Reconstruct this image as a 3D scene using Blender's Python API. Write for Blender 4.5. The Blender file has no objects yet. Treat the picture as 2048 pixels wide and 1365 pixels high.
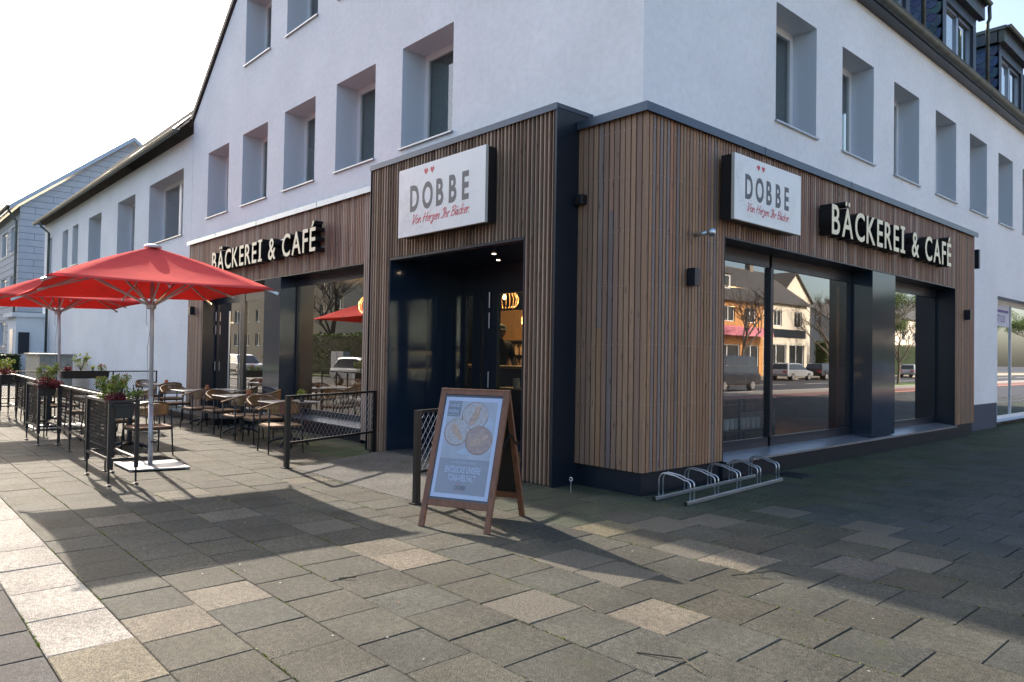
import bpy, bmesh, math, random
from mathutils import Vector, Matrix
from mathutils.geometry import tessellate_polygon
random.seed(7)
R = random.random
def U(a, b): return a + (b - a) * random.random()
sc = bpy.context.scene
# ------------------------------------------------------------------ camera, sky, sun, exposure
YAW, PITCH, ROLL = math.radians(42.1164), math.radians(1.159), math.radians(.9558)
F0 = Vector((-math.cos(YAW), math.sin(YAW), 0)); R0 = Vector((F0.y, -F0.x, 0))
FW = F0*math.cos(PITCH) + Vector((0, 0, math.sin(PITCH))); UP = R0.cross(FW)
RT = R0*math.cos(ROLL) + UP*math.sin(ROLL); UP2 = -R0*math.sin(ROLL) + UP*math.cos(ROLL)
CAM = Vector((5.1991, -6.7377, 1.6))
cd = bpy.data.cameras.new('camera'); cam = bpy.data.objects.new('camera', cd); sc.collection.objects.link(cam)
cd.sensor_width = 36; cd.lens = 36*1456.74/2048; cd.clip_end = 2000; cd.clip_start = .05
cam.matrix_world = Matrix(((RT.x, UP2.x, -FW.x, CAM.x), (RT.y, UP2.y, -FW.y, CAM.y), (RT.z, UP2.z, -FW.z, CAM.z), (0, 0, 0, 1)))
sc.camera = cam
SUN_TO = Vector((-1, .105, .6)).normalized()
EL = math.asin(SUN_TO.z); AZ = math.atan2(SUN_TO.x, SUN_TO.y)
w = bpy.data.worlds.new('World'); sc.world = w; w.use_nodes = True
nt = w.node_tree; nt.nodes.clear()
sky = nt.nodes.new('ShaderNodeTexSky'); sky.sky_type = 'NISHITA'; sky.sun_disc = False
sky.sun_elevation = EL; sky.sun_rotation = AZ; sky.air_density = 1.0; sky.dust_density = 3.6; sky.ozone_density = 1.0
bg = nt.nodes.new('ShaderNodeBackground'); bg.inputs[1].default_value = .15
ow = nt.nodes.new('ShaderNodeOutputWorld'); nt.links.new(sky.outputs[0], bg.inputs[0]); nt.links.new(bg.outputs[0], ow.inputs[0])
sd = bpy.data.lights.new('sun', 'SUN'); sd.energy = 3.6; sd.angle = math.radians(.53); sd.color = (1, .87, .72)
so = bpy.data.objects.new('sun', sd); sc.collection.objects.link(so); so.rotation_euler = (-SUN_TO).to_track_quat('-Z', 'Y').to_euler()
sc.view_settings.view_transform = 'Standard'; sc.view_settings.look = 'None'; sc.view_settings.gamma = 1
sc.view_settings.exposure = 1.28
sc.cycles.max_bounces = 8; sc.cycles.transparent_max_bounces = 16; sc.cycles.glossy_bounces = 5; sc.cycles.caustics_reflective = False; sc.cycles.caustics_refractive = False

# ------------------------------------------------------------------ materials
def mat(name, col=(.5, .5, .5), rough=.6, metal=0., attr=False, noise=0., nscale=8., stretch=(1, 1, 1), bump=0., bscale=60., emit=None, es=0., spec=.5, noise2=0., n2scale=1.5, tint=None, tscale=1., tthr=.55, transl=0., coat=0.):
    m = bpy.data.materials.new(name); m.use_nodes = True; n = m.node_tree.nodes; l = m.node_tree.links
    b = n['Principled BSDF']; b.inputs['Roughness'].default_value = rough; b.inputs['Metallic'].default_value = metal
    b.inputs['Specular IOR Level'].default_value = spec
    if coat: b.inputs['Coat Weight'].default_value = coat; b.inputs['Coat Roughness'].default_value = .06
    tc = n.new('ShaderNodeTexCoord'); mp = n.new('ShaderNodeMapping'); mp.inputs['Scale'].default_value = stretch
    l.new(tc.outputs['Object'], mp.inputs[0])
    if attr:
        a = n.new('ShaderNodeVertexColor'); a.layer_name = 'Col'; c = a.outputs[0]
    else:
        rgb = n.new('ShaderNodeRGB'); rgb.outputs[0].default_value = (*col, 1); c = rgb.outputs[0]
    def nz(scale, detail=4, vec=mp):
        t = n.new('ShaderNodeTexNoise'); t.inputs['Scale'].default_value = scale; t.inputs['Detail'].default_value = detail
        l.new(vec.outputs[0], t.inputs['Vector']); return t
    def mulby(c, fac, amt, lo=.25, hi=.75):
        mr = n.new('ShaderNodeMapRange'); mr.inputs[1].default_value = lo; mr.inputs[2].default_value = hi
        mr.inputs[3].default_value = 1 - amt; mr.inputs[4].default_value = 1 + amt; l.new(fac, mr.inputs[0])
        v = n.new('ShaderNodeVectorMath'); v.operation = 'SCALE'; l.new(c, v.inputs[0]); l.new(mr.outputs[0], v.inputs[3]); return v.outputs[0]
    if noise: c = mulby(c, nz(nscale).outputs[0], noise, *((.38, .62) if nscale >= 90 else (.25, .75)))
    if attr and nscale == 130: c = mulby(c, nz(420., 2).outputs[0], .35, .38, .62); c = mulby(c, nz(26., 4).outputs[0], .22, .35, .65)
    if noise2:
        c = mulby(c, nz(n2scale, 3).outputs[0], noise2)
    if tint:
        t = nz(tscale, 5); mr = n.new('ShaderNodeMapRange'); mr.inputs[1].default_value = tthr; mr.inputs[2].default_value = tthr + .12
        l.new(t.outputs[0], mr.inputs[0]); mx = n.new('ShaderNodeMix'); mx.data_type = 'RGBA'
        l.new(mr.outputs[0], mx.inputs[0]); l.new(c, mx.inputs[6]); mx.inputs[7].default_value = (*tint, 1); c = mx.outputs[2]
    l.new(c, b.inputs['Base Color'])
    if bump:
        t = nz(bscale, 5); bp = n.new('ShaderNodeBump'); bp.inputs['Strength'].default_value = bump; bp.inputs['Distance'].default_value = .01
        l.new(t.outputs[0], bp.inputs['Height']); l.new(bp.outputs[0], b.inputs['Normal'])
    if emit: b.inputs['Emission Color'].default_value = (*emit, 1); b.inputs['Emission Strength'].default_value = es
    if transl:
        o = n['Material Output']; tr = n.new('ShaderNodeBsdfTranslucent'); l.new(c, tr.inputs[0]); ms = n.new('ShaderNodeMixShader'); ms.inputs[0].default_value = transl
        l.new(b.outputs[0], ms.inputs[1]); l.new(tr.outputs[0], ms.inputs[2]); l.new(ms.outputs[0], o.inputs[0])
    return m
def glassmat(name, k=1.9, tint=(.9, .93, .93), rough=0.):
    m = bpy.data.materials.new(name); m.use_nodes = True; n = m.node_tree.nodes; l = m.node_tree.links; n.remove(n['Principled BSDF'])
    o = n['Material Output']; t = n.new('ShaderNodeBsdfTransparent'); t.inputs[0].default_value = (*tint, 1)
    g = n.new('ShaderNodeBsdfGlossy'); g.inputs['Roughness'].default_value = rough; g.inputs[0].default_value = (1, 1, 1, 1)
    f = n.new('ShaderNodeFresnel'); f.inputs[0].default_value = 1.52
    m1 = n.new('ShaderNodeMath'); m1.operation = 'MULTIPLY'; m1.inputs[1].default_value = k; m1.use_clamp = True; l.new(f.outputs[0], m1.inputs[0])
    ge = n.new('ShaderNodeNewGeometry'); m2 = n.new('ShaderNodeMath'); m2.operation = 'SUBTRACT'; m2.inputs[0].default_value = 1; l.new(ge.outputs['Backfacing'], m2.inputs[1])
    m3 = n.new('ShaderNodeMath'); m3.operation = 'MULTIPLY'; l.new(m1.outputs[0], m3.inputs[0]); l.new(m2.outputs[0], m3.inputs[1])
    mx = n.new('ShaderNodeMixShader'); l.new(m3.outputs[0], mx.inputs[0]); l.new(t.outputs[0], mx.inputs[1]); l.new(g.outputs[0], mx.inputs[2]); l.new(mx.outputs[0], o.inputs[0])
    return m
def emis(name, col, s):
    m = bpy.data.materials.new(name); m.use_nodes = True; n = m.node_tree.nodes; l = m.node_tree.links; n.remove(n['Principled BSDF'])
    e = n.new('ShaderNodeEmission'); e.inputs[0].default_value = (*col, 1); e.inputs[1].default_value = s; l.new(e.outputs[0], n['Material Output'].inputs[0]); return m
def woodmat(name, rough=.65):
    m = bpy.data.materials.new(name); m.use_nodes = True; n = m.node_tree.nodes; l = m.node_tree.links; b = n['Principled BSDF']
    a = n.new('ShaderNodeVertexColor'); a.layer_name = 'Col'
    tc = n.new('ShaderNodeTexCoord'); mp = n.new('ShaderNodeMapping'); mp.inputs['Scale'].default_value = (60, 60, 1.6); l.new(tc.outputs['Object'], mp.inputs[0])
    t = n.new('ShaderNodeTexNoise'); t.inputs['Scale'].default_value = 1; t.inputs['Detail'].default_value = 5; t.inputs['Distortion'].default_value = .6; l.new(mp.outputs[0], t.inputs[0])
    mr = n.new('ShaderNodeMapRange'); mr.inputs[1].default_value = .3; mr.inputs[2].default_value = .7; mr.inputs[3].default_value = .78; mr.inputs[4].default_value = 1.18; l.new(t.outputs[0], mr.inputs[0])
    v = n.new('ShaderNodeVectorMath'); v.operation = 'SCALE'; l.new(a.outputs[0], v.inputs[0]); l.new(mr.outputs[0], v.inputs[3])
    # knots
    mp2 = n.new('ShaderNodeMapping'); mp2.inputs['Scale'].default_value = (13, 13, 3.2); l.new(tc.outputs['Object'], mp2.inputs[0])
    vo = n.new('ShaderNodeTexVoronoi'); vo.inputs['Scale'].default_value = 1; l.new(mp2.outputs[0], vo.inputs[0])
    mk = n.new('ShaderNodeMapRange'); mk.inputs[1].default_value = .05; mk.inputs[2].default_value = .2; mk.inputs[3].default_value = .42; mk.inputs[4].default_value = 1; l.new(vo.outputs['Distance'], mk.inputs[0])
    v2 = n.new('ShaderNodeVectorMath'); v2.operation = 'SCALE'; l.new(v.outputs[0], v2.inputs[0]); l.new(mk.outputs[0], v2.inputs[3])
    t3 = n.new('ShaderNodeTexNoise'); t3.inputs['Scale'].default_value = 1.3; t3.inputs['Detail'].default_value = 3; mp3 = n.new('ShaderNodeMapping'); mp3.inputs['Scale'].default_value = (4, 4, 1); l.new(tc.outputs['Object'], mp3.inputs[0]); l.new(mp3.outputs[0], t3.inputs[0])
    mx = n.new('ShaderNodeMix'); mx.data_type = 'RGBA'; mx.blend_type = 'MULTIPLY'; l.new(t3.outputs[0], mx.inputs[0]); l.new(v2.outputs[0], mx.inputs[6]); mx.inputs[7].default_value = (.78, .74, .76, 1)
    l.new(mx.outputs[2], b.inputs['Base Color']); b.inputs['Roughness'].default_value = rough
    bp = n.new('ShaderNodeBump'); bp.inputs['Strength'].default_value = .25; bp.inputs['Distance'].default_value = .004; l.new(t.outputs[0], bp.inputs['Height']); l.new(bp.outputs[0], b.inputs['Normal'])
    return m
MT = {}
MT['stucco'] = mat('white stucco', (.85, .865, .885), .9, noise=.05, nscale=11, noise2=.06, n2scale=.7, bump=.55, bscale=85)
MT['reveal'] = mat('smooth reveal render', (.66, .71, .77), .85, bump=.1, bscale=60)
MT['plinth'] = mat('dark blue plinth', (.045, .06, .10), .7, noise=.12, nscale=10, bump=.2)
MT['wood'] = woodmat('larch slats')
MT['backing'] = mat('black backing', (.012, .012, .014), .9)
MT['anth'] = mat('anthracite sheet', (.018, .026, .040), .32, .3, noise=.06, nscale=3)
MT['gloss'] = mat('glossy navy panel', (.018, .032, .056), .09, .0, spec=.9, bump=.02, bscale=1.5)
MT['coping'] = mat('zinc coping', (.33, .37, .43), .35, .7, noise=.1, nscale=4)
MT['darkcoping'] = mat('dark coping', (.07, .09, .12), .35, .5, noise=.1, nscale=4)
MT['whiteframe'] = mat('white pvc frame', (.78, .79, .80), .35, noise=.03, nscale=9)
MT['sillm'] = mat('aluminium sill', (.42, .44, .47), .4, .6, noise=.06, nscale=6)
MT['glass'] = glassmat('shop glass', 3.6)
MT['wglass'] = glassmat('window glass', 2.2, (.7, .76, .76))
MT['cover'] = glassmat('poster cover', 1.6, (.97, .98, 1.))
MT['blind'] = mat('grey green blind', (.48, .54, .52), .7, noise=.05)
MT['black'] = mat('black powder coat', (.012, .013, .015), .38, noise=.1, nscale=20)
MT['tile'] = mat('roof tile', (.07, .065, .06), .6, noise=.35, nscale=6, bump=.4, bscale=14)
MT['slate'] = mat('slate', (.035, .055, .085), .45, attr=True, noise=.2, nscale=20, bump=.15, bscale=30)
MT['zinc'] = mat('weathered zinc gutter', (.10, .115, .105), .45, .55, noise=.25, nscale=5)
MT['slab'] = mat('concrete slab', attr=True, rough=.8, noise=.5, nscale=130, noise2=.26, n2scale=2.1, bump=1., bscale=120, spec=.25, tint=(.066, .072, .040), tscale=3.2, tthr=.63)
MT['slabpit'] = mat('pitted slab', attr=True, rough=.85, noise=.3, nscale=90, noise2=.1, n2scale=2.1, bump=1., bscale=90, spec=.25, tint=(.028, .027, .024), tscale=62, tthr=.56)
MT['joint'] = mat('mossy joint', (.012, .011, .009), .95, tint=(.10, .14, .012), tscale=2.2, tthr=.52, noise=.3, nscale=40, bump=.6, bscale=80)
MT['asphalt'] = mat('asphalt', (.055, .056, .06), .75, noise=.3, nscale=120, noise2=.15, n2scale=.4, bump=.4, bscale=120)
MT['redpave'] = mat('reddish paving', (.22, .11, .09), .75, noise=.2, nscale=20)
MT['beigepave'] = mat('beige paving', (.30, .27, .22), .75, noise=.2, nscale=20)
MT['grass'] = mat('grass', (.06, .11, .02), .9, noise=.4, nscale=30, bump=.6, bscale=50)
MT['paintw'] = mat('road paint', (.6, .6, .58), .7, noise=.1)
MT['canopy'] = mat('red canopy cloth', (.86, .11, .10), .95, noise=.06, nscale=5, transl=.22, bump=.35, bscale=4, spec=.1)
MT['pole'] = mat('white aluminium pole', (.62, .62, .66), .35, .3, noise=.05)
MT['steelplate'] = mat('galvanised plate', (.36, .37, .39), .32, .7, noise=.15, nscale=7)
MT['galv'] = mat('galvanised tube', (.55, .60, .65), .3, .85, noise=.12, nscale=30)
MT['rattan'] = mat('woven brown rope', attr=True, rough=.7, noise=.25, nscale=60, bump=.6, bscale=120)
MT['charcoal'] = mat('charcoal metal', (.022, .028, .038), .42, .2)
MT['tabletop'] = mat('grey laminate top', (.30, .29, .28), .38, noise=.12, nscale=12)
MT['terracotta'] = mat('terracotta', (.42, .13, .06), .8, noise=.12, nscale=12, bump=.1)
MT['planter'] = mat('grey green planter', (.032, .030, .027), .6, noise=.1)
MT['leaf'] = mat('leaves', attr=True, rough=.55, noise=.25, nscale=12, transl=.3)
MT['bark'] = mat('bark', (.09, .075, .06), .9, noise=.3, nscale=15, bump=.5, bscale=40)
MT['stained'] = mat('stained board wood', (.20, .085, .045), .5, noise=.28, nscale=5, stretch=(6, 6, 1), bump=.15, bscale=30)
MT['white'] = mat('lightbox acrylic', (.90, .90, .88), .25, noise=.03, nscale=3)
MT['beige'] = mat('lightbox edge', (.55, .53, .48), .4)
MT['cream'] = mat('cream letter face', (.64, .60, .43), .4, emit=(1, .93, .75), es=.05)
MT['loggrey'] = mat('logo grey', (.105, .11, .13), .5)
MT['logred'] = mat('logo red', (.62, .07, .10), .5)
MT['posterw'] = mat('poster paper', (.60, .66, .82), .45)
MT['posterp'] = mat('poster photo ground', (.47, .49, .54), .5, noise=.12, nscale=5, noise2=.1, n2scale=12)
MT['posterc'] = mat('poster cloth', (.50, .55, .66), .5, noise=.1, nscale=9)
MT['postert'] = mat('poster taupe field', (.30, .32, .36), .5, noise=.05)
MT['posterd'] = mat('poster dark tag', (.20, .22, .24), .5)
MT['bread'] = mat('bread crust', (.44, .32, .25), .6, tint=(.60, .59, .60), tscale=110, tthr=.42, noise=.2, nscale=14)
MT['breadedge'] = mat('bread edge', (.30, .17, .10), .6)
MT['breadcut'] = mat('bread cut', (.56, .37, .25), .6, noise=.3, nscale=40)
MT['breadbrown'] = mat('bread brown', (.46, .31, .25), .6, noise=.25, nscale=25)
MT['cladpanel'] = mat('fibre cement shingle', (.46, .50, .56), .8, noise=.07, nscale=2, bump=.05)
MT['cladline'] = mat('cladding joint', (.16, .18, .21), .9)
MT['box'] = mat('grey green cabinet', (.30, .29, .25), .6, noise=.2, nscale=9, noise2=.15, n2scale=3)
MT['copper'] = mat('copper', (.45, .22, .16), .45, .5, noise=.2)
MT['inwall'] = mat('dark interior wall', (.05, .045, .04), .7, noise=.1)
MT['inwood'] = mat('interior wood', (.42, .22, .09), .5, noise=.2, nscale=4, stretch=(8, 8, 1))
MT['infloor'] = mat('interior floor', (.16, .09, .05), .45, noise=.2, nscale=5)
MT['intile'] = mat('brown wall tile', (.10, .055, .05), .35, noise=.2, nscale=7)
MT['bulb'] = emis('filament bulb', (1, .55, .16), 22)
MT['striplamp'] = emis('warm strip lamp', (1, .62, .28), 4)
MT['spotl'] = emis('spot lens', (1, .75, .5), 9)
MT['jacket'] = mat('dark jacket', (.020, .021, .020), .85, noise=.2)
MT['skin'] = mat('skin', (.38, .21, .14), .55)
MT['sky_w'] = mat('sticker white', (.62, .62, .72), .5)
MT['violet'] = mat('violet print', (.09, .06, .30), .5)
MT['orangebrick'] = mat('yellow orange brick', (.52, .26, .09), .85, noise=.2, nscale=10, bump=.2, bscale=30)
MT['brownrender'] = mat('brown render', (.20, .17, .13), .9, noise=.1)
MT['creamwall'] = mat('cream wall', (.62, .57, .48), .9, noise=.06)
MT['greyrender'] = mat('grey render', (.16, .165, .16), .9, noise=.1)
MT['darkglass'] = mat('dark window', (.03, .035, .04), .08, spec=.8)
MT['pink'] = mat('pink awning', (.60, .20, .26), .8, noise=.4, nscale=3)
MT['carwhite'] = mat('white car paint', (.72, .73, .74), .25, coat=.6)
MT['carblack'] = mat('black car paint', (.02, .022, .028), .25, coat=.8)
MT['carblue'] = mat('dark blue car paint', (.03, .05, .10), .25, coat=.8)
MT['carsilver'] = mat('silver car paint', (.42, .43, .45), .28, .5, coat=.6)
MT['tyre'] = mat('tyre', (.015, .015, .016), .8)
MT['rim'] = mat('alloy rim', (.5, .5, .52), .3, .8)
MT['tail'] = mat('tail lamp', (.45, .02, .02), .3)
MT['whitedark'] = mat('off white', (.5, .5, .5), .6)

# ------------------------------------------------------------------ mesh builder
class M:
    def __init__(s): s.v = []; s.f = []; s.c = []; s.mi = []; s.col = (1, 1, 1); s.m = 0
    def face(s, pts, col=None):
        i = len(s.v); s.v += [tuple(p) for p in pts]; s.f.append(tuple(range(i, i+len(pts)))); s.c.append(col or s.col); s.mi.append(s.m)
    def mesh(s, vs, fs, col=None):
        i = len(s.v); s.v += [tuple(p) for p in vs]
        for f in fs: s.f.append(tuple(i+k for k in f)); s.c.append(col or s.col); s.mi.append(s.m)
    def box(s, x0, x1, y0, y1, z0, z1, col=None):
        if x0 > x1: x0, x1 = x1, x0
        if y0 > y1: y0, y1 = y1, y0
        if z0 > z1: z0, z1 = z1, z0
        v = [(x0, y0, z0), (x1, y0, z0), (x1, y1, z0), (x0, y1, z0), (x0, y0, z1), (x1, y0, z1), (x1, y1, z1), (x0, y1, z1)]
        s.mesh(v, [(0, 3, 2, 1), (4, 5, 6, 7), (0, 1, 5, 4), (1, 2, 6, 5), (2, 3, 7, 6), (3, 0, 4, 7)], col)
    def bar(s, a, b, w=.02, h=None, col=None, up=(0, 0, 1)):
        a = Vector(a); b = Vector(b); h = h or w; d = (b-a).normalized(); u = Vector(up)
        if abs(d.dot(u)) > .98: u = Vector((0, 1, 0))
        r = d.cross(u).normalized(); u = r.cross(d)
        v = []
        for p in (a, b):
            for i, j in ((-1, -1), (1, -1), (1, 1), (-1, 1)): v.append(p + r*(w/2*i) + u*(h/2*j))
        s.mesh(v, [(3, 2, 1, 0), (4, 5, 6, 7), (0, 1, 5, 4), (1, 2, 6, 5), (2, 3, 7, 6), (3, 0, 4, 7)], col)
    def tube(s, pts, r, n=8, col=None, caps=True):
        pts = [Vector(p) for p in pts]; rs = r if isinstance(r, (list, tuple)) else [r]*len(pts)
        v = []; pr = None
        for i, p in enumerate(pts):
            d = (pts[min(i+1, len(pts)-1)] - pts[max(i-1, 0)]).normalized()
            if pr is None:
                pr = d.cross(Vector((0, 0, 1)) if abs(d.z) < .95 else Vector((1, 0, 0))).normalized()
            else: pr = (pr - d*pr.dot(d)).normalized()
            q = d.cross(pr)
            for k in range(n):
                a = 2*math.pi*k/n; v.append(p + (pr*math.cos(a) + q*math.sin(a))*rs[i])
        f = []
        for i in range(len(pts)-1):
            for k in range(n): f.append((i*n+k, i*n+(k+1) % n, (i+1)*n+(k+1) % n, (i+1)*n+k))
        if caps: f.append(tuple(reversed(range(n)))); f.append(tuple(range((len(pts)-1)*n, len(pts)*n)))
        s.mesh(v, f, col)
    def lathe(s, prof, c=(0, 0, 0), n=16, col=None):
        v = []; f = []
        for (r, z) in prof:
            for k in range(n): a = 2*math.pi*k/n; v.append((c[0]+r*math.cos(a), c[1]+r*math.sin(a), c[2]+z))
        for i in range(len(prof)-1):
            for k in range(n): f.append((i*n+k, i*n+(k+1) % n, (i+1)*n+(k+1) % n, (i+1)*n+k))
        if prof[0][0] > .001: f.append(tuple(reversed(range(n))))
        if prof[-1][0] > .001: f.append(tuple(range((len(prof)-1)*n, len(prof)*n)))
        s.mesh(v, f, col)
    def leaves(s, c, rad, n, size, cols, flat=.5):
        for _ in range(n):
            while 1:
                d = Vector((U(-1, 1), U(-1, 1), U(-1, 1)))
                if d.length <= 1: break
            p = Vector(c) + Vector((d.x*rad[0], d.y*rad[1], d.z*rad[2]))
            a = Vector((U(-1, 1), U(-1, 1), U(-.6, .8))).normalized(); b = a.cross(Vector((U(-1, 1), U(-1, 1), U(-1, 1)))).normalized()
            q = U(.6, 1.3)*size; cc = random.choice(cols); k = U(.75, 1.25); cc = tuple(x*k for x in cc)
            s.face([p-a*q, p-b*q*.45, p+a*q, p+b*q*.45], cc)
    def build(s, name, mats, parent=None, smooth=False, weld=False, bevel=0.):
        me = bpy.data.meshes.new(name); me.from_pydata(s.v, [], s.f)
        mats = mats if isinstance(mats, (list, tuple)) else [mats]
        for m in mats: me.materials.append(MT[m])
        if len(mats) > 1: me.polygons.foreach_set('material_index', s.mi)
        ca = me.color_attributes.new('Col', 'FLOAT_COLOR', 'CORNER'); buf = []
        for f, c in zip(s.f, s.c): buf += [c[0], c[1], c[2], 1.]*len(f)
        ca.data.foreach_set('color', buf)
        if weld:
            bm = bmesh.new(); bm.from_mesh(me); bmesh.ops.remove_doubles(bm, verts=bm.verts, dist=.0005); bm.to_mesh(me); bm.free()
        if smooth: me.polygons.foreach_set('use_smooth', [True]*len(me.polygons))
        o = bpy.data.objects.new(name, me); sc.collection.objects.link(o)
        if parent: o.parent = parent; o.matrix_parent_inverse = Matrix.Identity(4) if parent.get('local') else parent.matrix_world.inverted()
        if bevel:
            b = o.modifiers.new('bevel', 'BEVEL'); b.width = bevel; b.segments = 2; b.limit_method = 'ANGLE'
        return o
def tag(o, label=None, cat=None, group=None, kind=None):
    if label: o['label'] = label
    if cat: o['category'] = cat
    if group: o['group'] = group
    if kind: o['kind'] = kind
    return o
def thing(name, label, cat, loc=(0, 0, 0), rz=0, group=None, local=True):
    o = bpy.data.objects.new(name, None); sc.collection.objects.link(o); o.location = loc; o.rotation_euler = (0, 0, rz); o.empty_display_size = .1
    o.matrix_world = Matrix.Translation(loc) @ Matrix.Rotation(rz, 4, 'Z')
    if local: o['local'] = 1
    return tag(o, label, cat, group)
def kids(o): return [c for c in bpy.data.objects if c.parent == o]
def dup(root, loc=None, rz=None, label=None, group=None, name=None):
    r = root.copy(); sc.collection.objects.link(r)
    if loc is not None: r.location = loc
    if rz is not None: r.rotation_euler = (0, 0, rz)
    if label: r['label'] = label
    if group: r['group'] = group
    for ch in kids(root):
        c = ch.copy(); sc.collection.objects.link(c); c.parent = r
        for g in kids(ch):
            d = g.copy(); sc.collection.objects.link(d); d.parent = c
    return r
def basis(o, right, up, nrm):
    right, up, nrm = Vector(right), Vector(up), Vector(nrm)
    return Matrix(((right.x, up.x, nrm.x, o[0]), (right.y, up.y, nrm.y, o[1]), (right.z, up.z, nrm.z, o[2]), (0, 0, 0, 1)))
def textmesh(s, size=1., ext=0., off=0., xs=1., align='LEFT', res=4):
    cu = bpy.data.curves.new('t', 'FONT'); cu.body = s; cu.size = size; cu.extrude = ext; cu.offset = off; cu.align_x = align; cu.resolution_u = res
    ob = bpy.data.objects.new('t', cu); sc.collection.objects.link(ob); dg = bpy.context.evaluated_depsgraph_get()
    me = bpy.data.meshes.new_from_object(ob.evaluated_get(dg)); bpy.data.objects.remove(ob); bpy.data.curves.remove(cu)
    me.transform(Matrix.Diagonal((xs, 1, 1, 1))); return me
def txt(name, s, mtx, material, parent, **k):
    me = textmesh(s, **k); me.transform(mtx); me.materials.clear(); me.materials.append(MT[material]); me.name = name
    for p in me.polygons: p.material_index = 0
    o = bpy.data.objects.new(name, me); sc.collection.objects.link(o); o.parent = parent
    if not parent.get('local'): o.matrix_parent_inverse = parent.matrix_world.inverted()
    return o
GL = {'V': (1.0, [[(0, 1.6), (.12, 1.8), (.26, 1.6), (.3, .6), (.36, 0), (.55, .4), (.85, 1.5), (1.02, 1.8)]]),
 'o': (.74, [[(.35, 1), (.1, .8), (.04, .4), (.2, .03), (.42, .1), (.56, .5), (.5, .85), (.35, 1)]]),
 'n': (.72, [[(.02, 1), (.02, 0)], [(.02, .55), (.22, .98), (.42, .85), (.44, .15), (.6, .02)]]),
 'H': (1.05, [[(.12, 1.8), (.02, 0)], [(.82, 1.85), (.7, 0)], [(-.15, .8), (.4, 1.0), (.95, 1.0)]]),
 'e': (.6, [[(.04, .45), (.4, .6), (.42, .9), (.22, .98), (.04, .5), (.15, .05), (.5, .15)]]),
 'r': (.5, [[(.02, 1), (.02, 0)], [(.02, .55), (.2, .95), (.42, .9)]]),
 'z': (.58, [[(0, .9), (.2, 1), (.42, .9), (.12, .5), (.35, .35), (.3, -.3), (.05, -.6), (-.05, -.3), (.45, .15)]]),
 'I': (.62, [[(-.1, 1.4), (.1, 1.75), (.38, 1.8), (.32, .3), (.12, 0), (-.08, .2)]]),
 'h': (.72, [[(.06, 1.8), (.0, 0)], [(.02, .55), (.22, .98), (.42, .85), (.44, .15), (.6, .02)]]),
 'B': (.85, [[(.08, 1.75), (0, 0)], [(-.12, 1.5), (.25, 1.85), (.66, 1.6), (.5, 1.1), (.12, .95), (.55, .85), (.7, .45), (.4, .02), (0, .08)]]),
 'ä': (.72, [[(.45, .9), (.2, .98), (.04, .5), (.2, .03), (.42, .5), (.47, .95), (.46, .1), (.62, .02)], [(.1, 1.4), (.14, 1.45)], [(.4, 1.4), (.44, 1.45)]]),
 'c': (.56, [[(.45, .82), (.25, 1), (.04, .5), (.2, .02), (.48, .18)]]),
 'k': (.62, [[(.06, 1.8), (0, 0)], [(.45, 1), (.05, .5), (.45, .02)]]),
 '.': (.3, [[(.05, .05), (.1, .08)]]), ' ': (.42, [])}
def script(name, s, mtx, width, material, parent, th=.16):
    m = M(); x = 0; k = 0; strokes = []
    for ch in s:
        adv, st = GL[ch]
        for p in st: strokes.append([(x+a+b*.28, b) for a, b in p])
        x += adv
    sc_ = width/x
    for p in strokes:
        pts = []
        if len(p) > 2:
            q = [p[0]] + p + [p[-1]]
            for i in range(1, len(q)-2):
                for t in (0, .25, .5, .75):
                    r = []
                    for a in (0, 1):
                        p0, p1, p2, p3 = (q[i-1][a], q[i][a], q[i+1][a], q[i+2][a])
                        r.append(.5*((2*p1)+(-p0+p2)*t+(2*p0-5*p1+4*p2-p3)*t*t+(-p0+3*p1-3*p2+p3)*t**3))
                    pts.append(r)
            pts.append(p[-1])
        else: pts = p
        k += 1; z = .0004*(k % 4)
        for i in range(len(pts)-1):
            a = Vector((*pts[i], 0)); b = Vector((*pts[i+1], 0)); d = (b-a)
            if d.length < 1e-4: continue
            d.normalize(); nn = Vector((-d.y, d.x, 0))*th/2; e = d*th*.25
            m.face([mtx @ (Vector(((v.x)*sc_, v.y*sc_, z+.0001*(i % 3)))) for v in (a-nn-e, b-nn+e, b+nn+e, a+nn-e)])
    return m.build(name, material, parent)
def heart(name, mtx, s, material, parent):
    m = M(); pts = []
    for i in range(24):
        t = 2*math.pi*i/24
        pts.append(mtx @ Vector((s*16*math.sin(t)**3/17, s*(13*math.cos(t)-5*math.cos(2*t)-2*math.cos(3*t)-math.cos(4*t))/15, 0)))
    m.face(list(reversed(pts))); return m.build(name, material, parent)
def holed(m, outer, holes, mtx):
    """flat wall polygon with holes, local 2-D -> world by mtx"""
    polys = [[Vector((*p, 0)) for p in outer]] + [[Vector((a, c, 0)), Vector((b, c, 0)), Vector((b, d, 0)), Vector((a, d, 0))] for a, b, c, d in holes]
    flat = [p for q in polys for p in q]
    for t in tessellate_polygon(polys):
        q = [flat[i] for i in t]
        if (q[1]-q[0]).cross(q[2]-q[0]).z < 0: q.reverse()
        m.face([mtx @ p for p in q])
def revealbox(m, hole, depth, mtx, bottom=True):
    a, b, c, d = hole
    P = lambda x, y, z: mtx @ Vector((x, y, z))
    m.face([P(a, c, 0), P(a, d, 0), P(a, d, -depth), P(a, c, -depth)]); m.face([P(b, c, 0), P(b, c, -depth), P(b, d, -depth), P(b, d, 0)])
    m.face([P(a, d, 0), P(b, d, 0), P(b, d, -depth), P(a, d, -depth)])
    if bottom: m.face([P(a, c, 0), P(a, c, -depth), P(b, c, -depth), P(b, c, 0)])
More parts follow.
